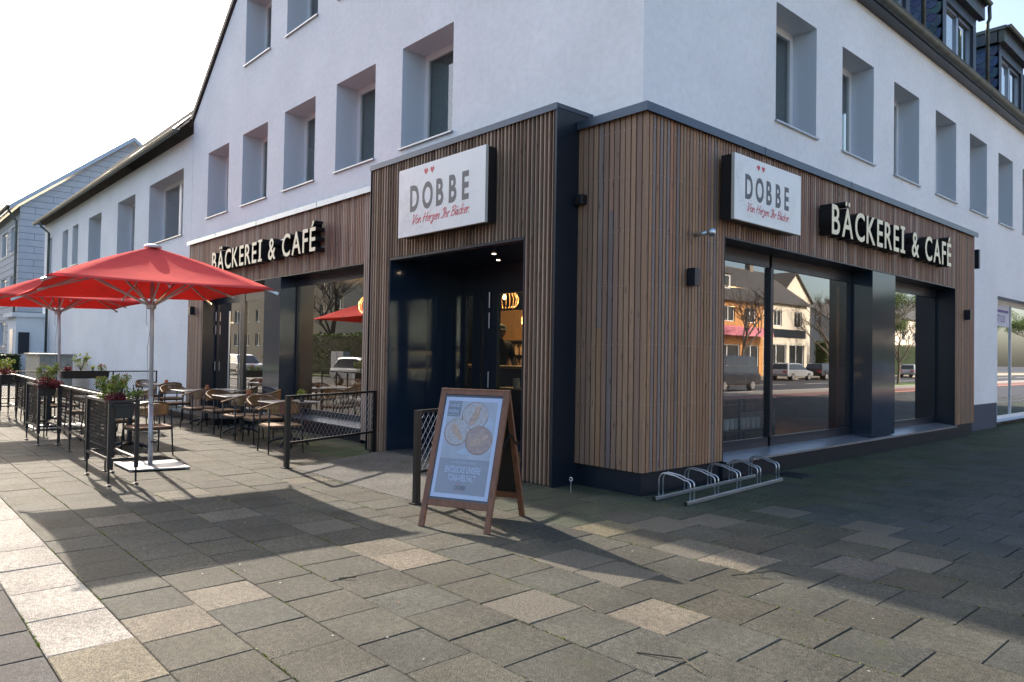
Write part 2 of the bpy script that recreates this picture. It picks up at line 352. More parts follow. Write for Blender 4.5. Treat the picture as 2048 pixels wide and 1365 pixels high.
def lbox(m, mtx, a, b, c, d, z0, z1, col=None):
    v = [mtx @ Vector(p) for p in ((a, c, z0), (b, c, z0), (b, d, z0), (a, d, z0), (a, c, z1), (b, c, z1), (b, d, z1), (a, d, z1))]
    m.mesh(v, [(0, 3, 2, 1), (4, 5, 6, 7), (0, 1, 5, 4), (1, 2, 6, 5), (2, 3, 7, 6), (3, 0, 4, 7)], col)
LW = lambda y: basis((0, y, 0), (1, 0, 0), (0, 0, 1), (0, -1, 0))     # street-side facade: local a = x, b = z, normal -y
RW = lambda x: basis((x, 0, 0), (0, 1, 0), (0, 0, 1), (1, 0, 0))      # side facade: local a = y, b = z, normal +x
def recess_window(parent, mtx, hole, depth, mullions=(), blind=True, frame='whiteframe', fw=.07, sill=True, glass='wglass'):
    a, b, c, d = hole; m = M(); z = -depth
    for q in ((a, a+fw, c, d), (b-fw, b, c, d), (a+fw, b-fw, d-fw, d), (a+fw, b-fw, c, c+fw)): lbox(m, mtx, *q, z-.06, z)
    for x in mullions: lbox(m, mtx, x-fw*.8, x+fw*.8, c+fw, d-fw, z-.058, z+.012)
    xs = [a+fw] + [x for x in mullions] + [b-fw]
    for i in range(len(xs)-1):
        g = .012; x0, x1 = xs[i]+(fw*.8 if i else 0), xs[i+1]-(fw*.8 if i < len(xs)-2 else 0)
        for q in ((x0, x0+.05, c+fw, d-fw), (x1-.05, x1, c+fw, d-fw), (x0+.05, x1-.05, d-fw-.05, d-fw), (x0+.05, x1-.05, c+fw, c+fw+.05)): lbox(m, mtx, *q, z-.05, z+.008)
    win = m.build('window', frame, parent)
    m = M(); lbox(m, mtx, a+fw, b-fw, c+fw, d-fw, z-.03, z-.024); m.build('pane', glass, win)
    if blind:
        m = M(); k = c+fw
        while k < d-fw: m.face([mtx @ Vector(p) for p in ((a+fw, k, z-.10), (b-fw, k, z-.10), (b-fw, k+.032, z-.115), (a+fw, k+.032, z-.115))]); k += .035
        m.build('blind', 'blind', win)
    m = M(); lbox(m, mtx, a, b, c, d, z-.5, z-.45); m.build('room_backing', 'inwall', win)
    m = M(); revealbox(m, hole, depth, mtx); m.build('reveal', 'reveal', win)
    if sill:
        m = M(); lbox(m, mtx, a-.03, b+.03, c-.018, c+.008, z+.002, .045); m.build('sill', 'sillm', win)
    return win

# ------------------------------------------------------------------ ground
gm = M(); gm.face([(-400, -400, -.06), (400, -400, -.06), (400, 500, -.06), (-400, 500, -.06)]); tag(gm.build('ground', 'asphalt'), kind='structure')
SX0, SX1, SY0, SY1 = -30, 9.5, -9.5, 34
jm = M(); jm.face([(SX0, SY0, -.018), (SX1, SY0, -.018), (SX1, SY1, -.018), (SX0, SY1, -.018)]); tag(jm.build('pavement_joints', 'joint'), kind='structure')
rows = [-9.5, -9.03, -8.57, -8.1, -7.65, -7.2, -6.78, -6.38, -5.955, -5.53, -5.09, -4.65, -4.22, -3.705, -3.22, -2.735, -2.23, -1.72, -1.19, -.63, -.12]
while rows[-1] < SY1: rows.append(rows[-1]+.48)
SPECIAL = {}
def sp(x, y, kind): SPECIAL[(x, y)] = kind
BEI = (.165, .145, .112); LGR = (.11, .105, .095); PIT = (.128, .118, .095)
for x, y, k in [(2.48, -2.99, BEI), (1.76, -3.43, PIT), (1.59, -2.6, PIT), (1.3, -2.6, PIT), (2.08, -1.45, BEI), (1.66, -1.38, PIT), (.46, -3.44, (.165, .14, .105)), (-.02, -3.47, (.135, .12, .09)), (.39, -4.87, BEI), (.69, -5.29, (.15, .13, .10)), (-1.94, -3.96, (.135, .125, .10)), (-.96, -3.46, PIT), (2.96, -.17, PIT), (2.71, .3, PIT), (2.45, .8, PIT), (1.51, .81, PIT), (1.0, -5.77, (.16, .14, .10)), (-2.3, -4.95, (.15, .13, .10)), (.56, -1.71, (.14, .125, .08)), (-3.16, -4.12, (.13, .12, .09)), (.91, -.84, PIT), (1.14, -.37, PIT), (-4.1, -1.42, (.14, .13, .07)), (-.9, -1.37, (.14, .13, .08)), (-3.5, -2.6, (.12, .11, .08))]: sp(x, y, k)
sm = M()
def slab(x0, x1, y0, y1, col, dz=0., g=.0035):
    x0 += g*U(.5, 1.5); x1 -= g*U(.5, 1.5); y0 += g*U(.5, 1.5); y1 -= g*U(.5, 1.5); e = .005
    tz = U(-.002, .002); zs = [dz+tz+U(-.002, .002) for _ in range(4)]
    P = [(x0, y0), (x1, y0), (x1, y1), (x0, y1)]; Q = [(x0+e, y0+e), (x1-e, y0+e), (x1-e, y1-e), (x0+e, y1-e)]
    v = [(Q[i][0], Q[i][1], zs[i]) for i in range(4)] + [(P[i][0], P[i][1], zs[i]-e) for i in range(4)] + [(P[i][0], P[i][1], -.03) for i in range(4)]
    f = [(0, 1, 2, 3)] + [(i+4, (i+1) % 4+4, (i+1) % 4, i) for i in range(4)] + [(i+8, (i+1) % 4+8, (i+1) % 4+4, i+4) for i in range(4)]
    sm.mesh(v, f, col)
for ri in range(len(rows)-1):
    y0, y1 = rows[ri], rows[ri+1]; yc = (y0+y1)/2
    strip = abs(yc+5.74) < .1
    pitch = .62 if strip else .458
    off = {8: .78, 9: .44, 10: .16, 11: .302, 12: .10, 13: .207, 14: .38, 15: .11, 16: .33, 17: .04, 18: .27, 19: .03}.get(ri, .26 if ri % 2 else .03) + (U(-.03, .03) if not 8 <= ri <= 19 else 0)
    n0 = int((SX0-off)/pitch)-1; x = off+n0*pitch
    while x < SX1:
        x1 = x+pitch; xc = x+pitch/2
        if x1 > SX0 and not (xc < -.6 and yc > .6):
            b = U(.060, .080); k = U(-.003, .003)
            col = [b*1.0+k, b*.985, b*.80-k]
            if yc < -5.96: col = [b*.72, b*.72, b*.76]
            if R() < .04: col = [b*1.3, b*1.22, b*1.1]
            if strip and xc < .78:
                b = U(.27, .34); col = [b, b*.94, b*.84]
            # algae: grows on the damp side along the side facade
            gf = 0.
            if yc > -.6: gf = max(0, min(1, (yc+.9)/1.6))*max(0., 1-max(0, xc-.2)/2.6)*U(.30, .80)
            if -8 < xc < -4.9 and -1.4 < yc < -.3: gf = max(gf, U(.4, .9))
            if -2.2 < xc < .4 and -1.5 < yc: gf = max(gf, U(.15, .45))
            gcol = (.042, .072, .030); col = [c*(1-gf)+g*gf for c, g in zip(col, gcol)]
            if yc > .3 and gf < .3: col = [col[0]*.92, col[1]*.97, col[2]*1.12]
            for (sx, sy), kc in SPECIAL.items():
                if x <= sx < x1 and y0 <= sy < y1: col = list(kc); sm.m = 1 if kc is PIT else 0
            slab(x, x1, y0, y1, tuple(col), g=.0022 if yc < -.7 else .0042); sm.m = 0
        x = x1
tag(sm.build('pavement', ['slab', 'slabpit']), kind='structure')
mo = M()
for _ in range(5200):
    ri = random.randrange(5, 22); y = rows[ri]+U(-.004, .004); x = U(-5, 5.5)
    if math.sin(x*2.3+ri*1.7)+math.sin(x*5.1+ri*3.1) < .25: continue
    for _k in range(3): mo.leaves((x+U(-.03, .03), y+U(-.004, .004), .0005), (.012, .004, .004), 1, U(.004, .010), [(.14, .20, .012), (.09, .14, .01), (.20, .24, .025)])
tag(mo.build('moss', 'leaf'), 'tufts of moss growing in the joints of the paving', 'moss', kind='stuff')
# carriageways, far pavements and verges (mostly seen mirrored in the shop glass)
def sheet(name, m, x0, x1, y0, y1, z, thick=None, label=None):
    q = M(); q.box(x0, x1, y0, y1, z-(thick or .002), z); return tag(q.build(name, m), kind='structure')
sheet('cycle_path', 'redpave', 9.5, 11.2, -9.5, 200, 0, .05)
sheet('side_pavement', 'beigepave', 11.2, 13.2, -9.5, 200, 0, .05)
sheet('far_pavement', 'beigepave', 24.6, 30, -60, 260, .04, .1)
sheet('front_road_paving', 'beigepave', -200, 9.5, -10.2, -9.5, 0, .05)
sheet('grass_verge', 'grass', -200, -20, -27, -16.2, .06, .1)
sheet('verge', 'grass', 14, 15.2, 42, 56, .02, .06)
rl = M()
for k in range(30): rl.box(18.6, 18.75, k*8-20, k*8-15, -.058, -.052)
rl.box(13.9, 14.02, -9, 200, -.058, -.052)
tag(rl.build('road_markings', 'paintw'), kind='structure')

# ------------------------------------------------------------------ corner building
B = thing('corner_building', 'white rendered corner building with wood slatted bakery ground floor and slate dormers', 'building', local=False)
YL, XR, EAVE, RZ, GX0, GX1, DEEP = .25, -.25, 8.25, 14.75, -16.1, -.25, 26.
slope = (RZ-EAVE)/((GX1-GX0)/2)
lholes = [(-5.5+(-2.345*i), -4.04+(-2.345*i), 5.16, 6.93) for i in range(5)] + [(-12.5, -11.03, 8.62, 10.3), (-10.18, -8.72, 8.62, 10.3), (-7.82, -6.38, 8.62, 10.3), (-5.5, -4.04, 8.62, 10.0)]
shopL = (-14.3, -6.24, .0, 3.2)
m = M()
holed(m, [(GX0, 0), (-15.4, 0), (-15.4, 4.5), (GX1, 4.5), (GX1, EAVE-.2), ((GX0+GX1)/2, RZ-.2), (GX0, EAVE-.2)], lholes, LW(YL))
m.face([(GX0, YL, 0), (GX0, YL, EAVE-.2), (GX0, YL+DEEP, EAVE-.2), (GX0, YL+DEEP, 0)])
rholes = [(3.45+2.278*i, 4.77+2.278*i, 5.2, 7.01) for i in range(9)]
SH = [(14.8, 16.9, .12, 3.33)]
holed(m, [(12.05, .62), (YL+DEEP, .62), (YL+DEEP, 8.0), (YL, 8.0), (YL, 4.5), (12.05, 4.5)], rholes+[(14.8, 22.0, .63, 3.33)], RW(XR))
m.build('wall', 'stucco', B)
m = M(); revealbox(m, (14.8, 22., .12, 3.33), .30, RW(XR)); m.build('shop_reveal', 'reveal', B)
for a, b in ((12.05, 14.79), (22.01, YL+DEEP)): m = M(); m.box(XR-.25, XR-.012, a, b, -.05, .625); m.build('base_course', 'plinth', B)
for i, h in enumerate(lholes): recess_window(B, LW(YL), h, .48)
for i, h in enumerate(rholes): recess_window(B, RW(XR), h, .40)
# neighbouring shop glazing with white frames
m = M(); z = -.30
for y in (14.8, 15.92, 17.25, 19.3, 21.94): lbox(m, RW(XR), y, y+.07, .12, 3.33, z-.06, z)
lbox(m, RW(XR), 14.87, 21.94, 3.2, 3.33, z-.058, z-.002); lbox(m, RW(XR), 14.87, 21.94, .10, .2, z-.058, z-.002)
win = m.build('side_shop_window', 'whiteframe', B)
m = M(); lbox(m, RW(XR), 14.87, 21.94, .2, 3.2, z-.035, z-.03); m.build('pane', 'glass', win)
m = M(); lbox(m, RW(XR), 14.87, 15.92, 2.62, 3.2, z-.029, z-.025); lbox(m, RW(XR), 15.99, 17.2, 2.62, 3.2, z-.029, z-.025); m.build('sticker', 'sky_w', win)
txt('phone_lettering', '0203 / 77 12 01', basis((XR+z-.022, 14.9, 2.72), (0, 1, 0), (0, 0, 1), (1, 0, 0)), 'violet', win, size=.2, xs=.6, off=.004)
txt('phone_lettering', '77 12 01', basis((XR+z-.022, 16.05, 2.74), (0, 1, 0), (0, 0, 1), (1, 0, 0)), 'violet', win, size=.27, xs=.8, off=.006)
m = M(); lbox(m, RW(XR), 14.9, 15.88, 3.02, 3.1, z-.024, z-.021); lbox(m, RW(XR), 16.02, 17.1, 3.0, 3.07, z-.024, z-.021); m.build('sticker_stripe', 'violet', win)
# roof
m = M(); xm = (GX0+GX1)/2; y0, y1 = YL-.06, YL+DEEP; t = .1
def roofside(m, xa, za, xb, zb, y0, y1, nrow):
    for i in range(nrow):
        f0, f1 = i/nrow, (i+1)/nrow
        x0, z0, x1, z1 = xa+(xb-xa)*f0, za+(zb-za)*f0, xa+(xb-xa)*f1, za+(zb-za)*f1
        m.face([(x0, y0, z0+.04), (x0, y1, z0+.04), (x1, y1, z1), (x1, y0, z1)] if xa > xb else [(x0, y1, z0+.04), (x0, y0, z0+.04), (x1, y0, z1), (x1, y1, z1)])
        m.face([(x0, y0, z0-.02), (x0, y1, z0-.02), (x0, y1, z0+.04), (x0, y0, z0+.04)] if xa > xb else [(x0, y1, z0-.02), (x0, y0, z0-.02), (x0, y0, z0+.04), (x0, y1, z0+.04)])
EX = -.05
roofside(m, EX, EAVE-slope*(EX-GX1)+.02, xm, RZ+.02, y0, y1, 26); roofside(m, GX0-.2, EAVE-slope*.2+.02, xm, RZ+.02, y0, y1, 26)
for xa, za, s_ in ((EX, EAVE-slope*(EX-GX1), -1), (GX0-.2, EAVE-slope*.2, 1)):   # verge board
    m.mesh([(xa, y0, za-.12), (xm, y0, RZ-.12), (xm, y0, RZ+.06), (xa, y0, za+.06), (xa, y0+.3, za-.12), (xm, y0+.3, RZ-.12), (xm, y0+.3, RZ+.06), (xa, y0+.3, za+.06)],
           [(0, 1, 2, 3), (0, 4, 5, 1), (7, 6, 5, 4), (0, 3, 7, 4), (3, 2, 6, 7)])
m.build('roof', 'tile', B)
m = M(); m.box(XR-.1, EX-.0, YL, y1, 7.99, 8.02); m.build('eave_soffit', 'anth', B)
def gutter(name, p0, p1, r, parent, mt='zinc', step=.9):
    m = M(); p0 = Vector(p0); p1 = Vector(p1); d = (p1-p0); L = d.length; d.normalize(); s = d.cross(Vector((0, 0, 1)))
    n = 10
    for i in range(n):
        a0, a1 = math.pi*i/n, math.pi*(i+1)/n
        q = lambda a, k, rr: (p0 if k == 0 else p1) + s*math.cos(a)*rr - Vector((0, 0, 1))*math.sin(a)*rr
        m.face([q(a0, 0, r), q(a1, 0, r), q(a1, 1, r), q(a0, 1, r)]); m.face([q(a0, 1, r-.006), q(a1, 1, r-.006), q(a1, 0, r-.006), q(a0, 0, r-.006)])
    m.tube([p0+s*r, p1+s*r], .012, 6); m.tube([p0-s*r, p1-s*r], .012, 6)
    t = .3
    while t < L:
        for i in range(n):
            a0, a1 = math.pi*i/n, math.pi*(i+1)/n; c = p0+d*t
            q = lambda a, k: c + d*(.02*k) + s*math.cos(a)*(r+.006) - Vector((0, 0, 1))*math.sin(a)*(r+.006)
            m.face([q(a0, 0), q(a1, 0), q(a1, 1), q(a0, 1)])
        t += step
    for e in (p0, p1):
        m.face([e + s*math.cos(math.pi*i/n)*r - Vector((0, 0, 1))*math.sin(math.pi*i/n)*r for i in range(n+1)])
    return m.build(name, mt, parent, smooth=False)
gutter('gutter', (-.035, YL-.05, 8.15), (-.035, y1, 8.12), .12, B)
# dormers
def dormer(y0, y1, xf=-.62, zt=10.35):
    d = M(); zb = 8.2; xb = -3.6; col = lambda: tuple(c*U(.7, 1.35) for c in (.05, .095, .17))
    for yy, s_ in ((y0, -1), (y1, 1)):        # scalloped slate cheeks
        d.face([(xf, yy, zb-.3), (xf, yy, zt), (xb, yy, zt), (xb, yy, zb-.3)] if s_ > 0 else [(xf, yy, zb-.3), (xb, yy, zb-.3), (xb, yy, zt), (xf, yy, zt)], (.02, .035, .055))
        r = 0; zz = zb-.3
        while zz < zt-.02:
            xx = xf-.02 + (-.09 if r % 2 else 0)
            while xx > xb:
                pts = []
                for k in range(7):
                    a = math.pi*k/6; pts.append((xx-.11+.11*math.cos(a)*1.0, zz+.10-.10*math.sin(a)))
                q = [(p[0], yy+s_*(.012-.00), p[1]) for p in pts] + [(xx-.22, yy+s_*.004, min(zt, zz+.26)), (xx, yy+s_*.004, min(zt, zz+.26))]
                d.face([(p[0]-.0, p[1]-s_*.0022, p[2]-.016) for p in (q if s_ > 0 else list(reversed(q)))], (.006, .008, .012))  # near-black copy set lower behind each slate paints its shadow line
                d.face(q if s_ > 0 else list(reversed(q)), col()); xx -= .22
            zz += .155; r += 1
    w_ = .22
    for a, b in ((y0, y0+w_), (y1-w_, y1)): d.box(xf-.08, xf+.02, a, b, zb-.3, zt, (.03, .045, .07))
    d.box(xf-.08, xf+.019, y0+w_, y1-w_, zt-.25, zt, (.03, .045, .07))
    k = y0-.12
    while k < y1+.1: d.box(xf+.03, xf+.17, k, k+.13, zt+.0, zt+.33+U(-.01, .01), tuple(c*U(.8, 1.3) for c in (.05, .06, .075))); k += .137
    k = xf
    while k > xb: d.box(k-.2, k, y0-.13, y0-.05, zt+.02, zt+.32, tuple(c*U(.8, 1.3) for c in (.04, .055, .075))); d.box(k-.2, k, y1+.05, y1+.13, zt+.02, zt+.32, (.04, .05, .07)); k -= .207
    dm = d.build('dormer', 'slate', B)
    e = M(); e.box(xb, xf+.22, y0-.16, y1+.16, zt+.33, zt+.42); e.build('dormer_roof', 'zinc', dm)
    gutter('dormer_gutter', (xf+.28, y0-.2, zt+.38), (xf+.28, y1+.2, zt+.38), .06, dm, step=.7)
    e = M(); e.tube([(xf+.28, y1+.12, zt+.3), (xf+.28, y1+.16, zt), (xf+.22, y1+.2, zt-.1), (xf+.22, y1+.2, 7.9)], .045, 8); e.build('downpipe', 'zinc', dm, smooth=True)
    e = M(); yy0, yy1, z0, z1 = y0+w_, y1-w_, zb+.1, zt-.25
    ym = yy0+(yy1-yy0)*.5
    for a, b, c, d_ in ((yy0, yy0+.07, z0, z1), (yy1-.07, yy1, z0, z1), (ym-.06, ym+.06, z0, z1), (yy0+.07, yy1-.07, z1-.07, z1), (yy0+.07, yy1-.07, z0, z0+.07)): lbox(e, RW(xf-.05), a, b, c, d_, -.06, 0)
    e.build('dormer_window_frame', 'coping', dm)
    e = M(); lbox(e, RW(xf-.05), yy0+.05, yy1-.05, z0+.05, z1-.05, -.05, -.045); e.build('pane', 'wglass', dm)
    e = M(); lbox(e, RW(xf-.05), yy0+.05, yy1-.05, z0+.05, z1-.05, -.12, -.1); e.build('curtain', 'blind', dm)
for y in (7.35, 11.83, 16.28, 20.7): dormer(y, y+2.43)

# cladding
def slats(m, mtx, a0, a1, z0, z1, pitch, gap, depth=.05, var=.10, base=((.35, .195, .11), (.37, .23, .14), (.29, .185, .125), (.385, .22, .12), (.26, .19, .155), (.375, .24, .15), (.30, .195, .135), (.24, .19, .17))):
    n = max(1, round((a1-a0)/pitch)); p = (a1-a0)/n; gap *= 1.55
    for i in range(n):
        c = random.choice(base); k = U(1-var, 1+var); c = tuple(q*k for q in c); g = gap*U(.8, 1.25)
        zz = [z0, z1]; cs = [c]
        if z1-z0 > 2 and R() < .45: q_ = U(z0+.5, z1-.5); zz = [z0, q_, z1]; d_ = random.choice(base); cs = [c, tuple(v_*U(.9, 1.1) for v_ in d_)]
        for k_ in range(len(cs)): lbox(m, mtx, a0+i*p+g/2, a0+(i+1)*p-g/2, zz[k_]+(.001 if k_ else 0), zz[k_+1]-(.001 if k_ < len(cs)-1 else 0), -depth, U(-.0025, .0015), cs[k_])
GREY = ((.32, .19, .125), (.38, .26, .18), (.22, .135, .10), (.44, .34, .27), (.25, .155, .12), (.33, .20, .145))
ZC = 4.47
def clad(name, slatargs, mt='wood'):
    m = M()
    for q in slatargs: slats(m, *q[0], **q[1])
    return m.build(name, mt, B)
G_ = dict(base=GREY)
clad('street_cladding', [((LW(0), -15.43, -14.3, .06, ZC, .06, .013), G_), ((LW(0), -14.3, -6.24, 3.215, ZC, .062, .014), G_), ((LW(0), -6.24, -5.38, .06, ZC, .06, .014), G_)])
clad('corner_cladding', [((LW(0), -1.055, -.052, .275, ZC, .081, .011), {})])
clad('side_cladding', [((RW(0), 0.0, 1.69, .275, ZC, .068, .010), {}), ((RW(0), 1.69, 10.76, 3.215, ZC, .066, .013), G_), ((RW(0), 10.76, 12.04, .275, ZC, .06, .013), {})])
m = M(); m.box(-15.43, -14.32, .052, .2, 0, ZC); m.box(-14.321, -6.219, .053, .2, 3.22, ZC+.001); m.box(-6.22, -5.3, .052, .2, 0, ZC); m.build('street_backing', 'backing', B)
m = M(); m.box(-1.06, -.052, .052, .2, .26, ZC); m.box(-.2, -.052, .201, 1.67, .26, ZC); m.box(-.2, -.053, 1.669, 10.781, 3.22, ZC+.001); m.box(-.2, -.052, 10.78, 12.03, .26, ZC); m.build('side_backing', 'backing', B)
m = M(); m.box(-1.06, -.045, .045, .3, -.05, .262); m.box(-.3, -.046, .299, 1.7, -.05, .262); m.box(-.3, .0, 1.699, 10.745, -.05, .24); m.box(-.3, -.045, 10.744, 12.045, -.05, .262); m.build('metal_plinth', 'anth', B)
for a, b in ((-15.43, -14.3), (-6.24, -5.38)): m = M(); m.box(a, b, .05, .2, -.05, .06); m.build('metal_plinth', 'anth', B)
m = M(); m.box(-15.5, -5.39, -.05, .26, 4.485, 4.55); m.box(-15.5, -5.39, -.058, -.05, 4.45, 4.555)
for q in (-8.0, -10.9, -13.4): m.box(q, q+.012, -.062, .2, 4.45, 4.56)
m.build('street_coping', 'coping', B)
m = M(); m.box(-1.04, .05, -.05, .26, 4.485, 4.55); m.box(-.26, .05, .26, 12.1, 4.485, 4.55); m.box(-1.04, .058, -.058, -.05, 4.45, 4.555); m.box(.05, .058, -.05, 12.1, 4.45, 4.555)
for q in (2.6, 5.4, 8.2): m.box(-.2, .062, q, q+.012, 4.45, 4.56)
m.build('side_coping', 'darkcoping', B)
m = M()
for z in (.42, 1.05, 1.75, 2.45, 3.1, 3.75, 4.3):
    for i in range(12): m.lathe([(.004, 0), (.004, .001)], (-1.012+.0805*i, -.0, z), 5) if 0 else m.box(-1.016+.0779*i, -1.009+.0779*i, -.0035, -.0005, z+.004*((i*7) % 3), z+.007+.004*((i*7) % 3))
    for i in range(24): m.box(.0005, .0035, .031+.0676*i, .037+.0676*i, z+.004*((i*5) % 3), z+.007+.004*((i*5) % 3))
m.build('cladding_screws', 'galv', B)
# portal
m = M(); PG = ((.40, .27, .185), (.46, .33, .235), (.35, .235, .17), (.49, .36, .26))
slats(m, LW(-.39), -5.38, -4.79, .015, 4.66, .074, .036, .045, base=PG); slats(m, LW(-.39), -4.79, -1.62, 3.13, 4.66, .074, .036, .045, base=PG); slats(m, LW(-.39), -1.62, -1.085, .015, 4.66, .074, .036, .045, base=PG)
pt_ = m.build('portal_slats', 'wood', B)
m = M(); m.box(-5.38, -4.78, -.345, -.30, 0, 4.66); m.box(-1.63, -1.075, -.345, -.30, 0, 4.66); m.box(-4.78, -1.63, -.345, -.30, 3.12, 4.66); m.build('portal_backing', 'inwall', B)
m = M(); m.box(-5.40, -1.045, -.405, .27, 4.665, 4.72); m.box(-5.40, -1.045, -.412, -.405, 4.64, 4.725); m.build('portal_coping', 'darkcoping', B)
m = M(); m.box(-1.083, -1.05, -.4, .3, -.02, 4.66); m.box(-1.075, -1.06, -.3, .25, 4.5, 4.66)
m.box(-5.395, -5.385, -.4, .1, 0, 4.66); m.box(-4.79, -1.62, -.385, -.3, 3.095, 3.13)
m.box(-1.64, -1.62, -.38, 1.3, 0, 3.1)
m.build('portal_cheek', 'anth', B)
# vestibule
m = M(); m.box(-4.79, -4.77, -.38, .355, .02, 3.095); m.box(-4.79, -4.771, .36, 1.2, .02, 3.095); m.build('vestibule_panel', 'gloss', B)
m = M(); m.box(-4.77, -1.64, -.3, 1.25, 3.09, 3.12); m.build('vestibule_ceiling', 'gloss', B)
m = M(); m.col = (.07, .07, .07); m.box(-4.78, -1.64, -.38, 1.25, 0, .06); m.build('threshold', 'slab', B)
for x, y in ((-3.38, .7), (-2.9, .2)):
    m = M(); m.lathe([(.028, 0), (.028, -.004)], (x, y, 3.09), 12); m.build('spot', 'spotl', B)
m = M(); yb = 1.12
for a, b in ((-4.77, -4.70), (-4.5, -4.28), (-4.21, -3.86), (-3.0, -2.7), (-1.9, -1.64)): lbox(m, LW(yb), a, b, .06, 3.09, -.07, U(0, .01))
for a, b in ((-4.70, -4.5), (-4.28, -4.21), (-3.86, -3.0), (-2.7, -1.9)): lbox(m, LW(yb), a, b, 2.62, 3.09, -.069, 0); lbox(m, LW(yb), a, b, .06, .2, -.069, 0)
door = m.build('entrance_door', 'anth', B)
m = M(); lbox(m, LW(yb), -4.70, -4.5, .2, 2.62, -.04, -.03); lbox(m, LW(yb), -4.28, -4.21, .2, 2.62, -.04, -.03); lbox(m, LW(yb), -3.86, -3.0, .2, 2.62, -.04, -.03); lbox(m, LW(yb), -2.7, -1.9, .2, 2.62, -.04, -.03); m.build('pane', 'wglass', door)
for z in (2.52, 2.18, 1.2):
    m = M(); m.tube([(-4.03, yb-.03, z-.13), (-4.03, yb-.03, z+.13)], .013, 8); m.build('hinge', 'galv', door)
# side facade shop window
GXR = -.37
m = M()
def rfr(a, b, c, d, z0=-.06, z1=.0): lbox(m, RW(GXR), a, b, c, d, z0, z1)
rfr(1.69, 1.77, .3, 3.21); rfr(3.53, 3.61, .44, 3.0, -.06, .03); rfr(6.36, 6.44, .3, 3.21); rfr(7.5, 7.58, .3, 3.21); rfr(10.66, 10.75, .3, 3.21)
for a, b in ((1.77, 3.53), (3.61, 6.36), (7.58, 10.66)): rfr(a, b, 3.0, 3.21, -.059, .001); rfr(a, b, .3, .44, -.059, .001)
sw = m.build('shop_window_frame', 'anth', B)
for a, b in ((1.77, 3.53), (3.61, 6.36), (7.58, 10.66)):
    q = M(); lbox(q, RW(GXR), a, b, .44, 3.0, -.035, -.025); q.build('pane', 'glass', sw)
m = M(); m.box(-.44, -.015, 6.46, 7.48, .29, 3.21); m.build('pier_panel', 'gloss', B)
m = M(); m.box(-.4, .0, 1.69, 1.70, .24, 3.21); m.box(-.4, 0, 10.75, 10.765, .24, 3.21); m.box(-.4, .0, 1.7, 10.75, 3.195, 3.215); m.build('opening_lining', 'anth', B)
m = M(); m.mesh([(GXR, 1.7, .30), (GXR, 10.75, .30), (.05, 10.75, .265), (.05, 1.7, .265), (.05, 10.75, .235), (.05, 1.7, .235)], [(0, 3, 2, 1), (3, 5, 4, 2)]); m.build('window_ledge', 'coping', B)
# street facade shop window and glazed side door
GYL = .35
m = M()
def lfr(a, b, c, d, z0=-.06, z1=0.): lbox(m, LW(GYL), a, b, c, d, z0, z1)
lfr(-14.3, -14.2, .1, 3.2); lfr(-12.62, -12.4, .1, 3.05, -.06, .01); lfr(-10.5, -10.4, .1, 3.2); lfr(-9.65, -9.57, .3, 3.2); lfr(-6.32, -6.24, .3, 3.2)
lfr(-14.2, -10.5, 2.82, 3.2, -.059, .001); lfr(-14.2, -12.62, .1, .25, -.059, .001); lfr(-12.4, -10.5, .1, .22, -.059, .001); lfr(-9.57, -6.32, 3.02, 3.2, -.059, .001); lfr(-9.57, -6.32, .3, .42, -.059, .001)
fw_ = m.build('street_window_frame', 'anth', B)
for a, b, c, d in ((-14.2, -12.62, .25, 2.82), (-12.4, -10.5, .22, 2.82), (-9.57, -6.32, .42, 3.02)):
    q = M(); lbox(q, LW(GYL), a, b, c, d, -.035, -.025); q.build('pane', 'glass', fw_)
q = M(); q.tube([(-13.1, GYL-.1, .35), (-13.1, GYL-.1, 2.6)], .022, 10); q.box(-13.12, -13.08, GYL-.1, GYL, .6, .63); q.box(-13.12, -13.08, GYL-.1, GYL, 2.3, 2.33); q.build('door_handle', 'galv', fw_)
for z in (2.5, 2.15, 1.2):
    q = M(); q.tube([(-14.22, GYL-.03, z-.12), (-14.22, GYL-.03, z+.12)], .012, 8); q.build('hinge', 'galv', fw_)
m = M(); m.box(-10.45, -9.62, -.01, .45, .1, 3.2); m.build('pier_panel', 'gloss', B)
m = M(); m.box(-14.31, -14.3, 0, .4, .0, 3.2); m.box(-6.24, -6.23, 0, .4, 0, 3.2); m.box(-14.3, -6.24, .0, .4, 3.197, 3.214); m.box(-9.62, -6.24, .06, .34, -.02, .27); m.build('opening_lining', 'anth', B)
m = M(); m.mesh([(-9.6, .35, .31), (-6.25, .35, .31), (-6.25, -.03, .26), (-9.6, -.03, .26), (-9.6, -.03, .235), (-6.25, -.03, .235)], [(0, 3, 2, 1), (3, 4, 5, 2)]); m.build('window_ledge', 'darkcoping', B)
# interior shell
m = M()
m.box(-15.3, -.5, .45, 12, .02, .08); m.build('interior_floor', 'infloor', B)
m = M(); m.box(-15.3, -.45, .42, 12, 3.25, 3.35); m.build('interior_ceiling', 'inwall', B)
m = M(); m.box(-15.3, -15.2, .4, 12, .08, 3.25); m.box(-15.3, -.4, 12, 12.1, .08, 3.25); m.box(-10.4, -9.7, .46, .8, .08, 3.25); m.box(-9.75, -9.69, .8, 12, .08, 1.0)
m.build('interior_wall', 'inwall', B)
m = M(); m.box(-9.6, -4.6, 5.6, 5.7, 1.2, 2.75); m.box(-5.1, -5.0, 8, 12, .08, 3.25); m.build('interior_wood_wall', 'inwood', B)
m = M()
for i in range(6):
    for j in range(9): m.box(-1.85, -1.8, 4.35+i*.34, 4.35+i*.34+.325, .1+j*.35, .1+j*.35+.335)
for i in range(3):
    for j in range(9): m.box(-1.85, -1.8, 9.2+i*.34, 9.2+i*.34+.325, .1+j*.35, .1+j*.35+.335)
m.build('interior_tiled_wall', 'intile', B)

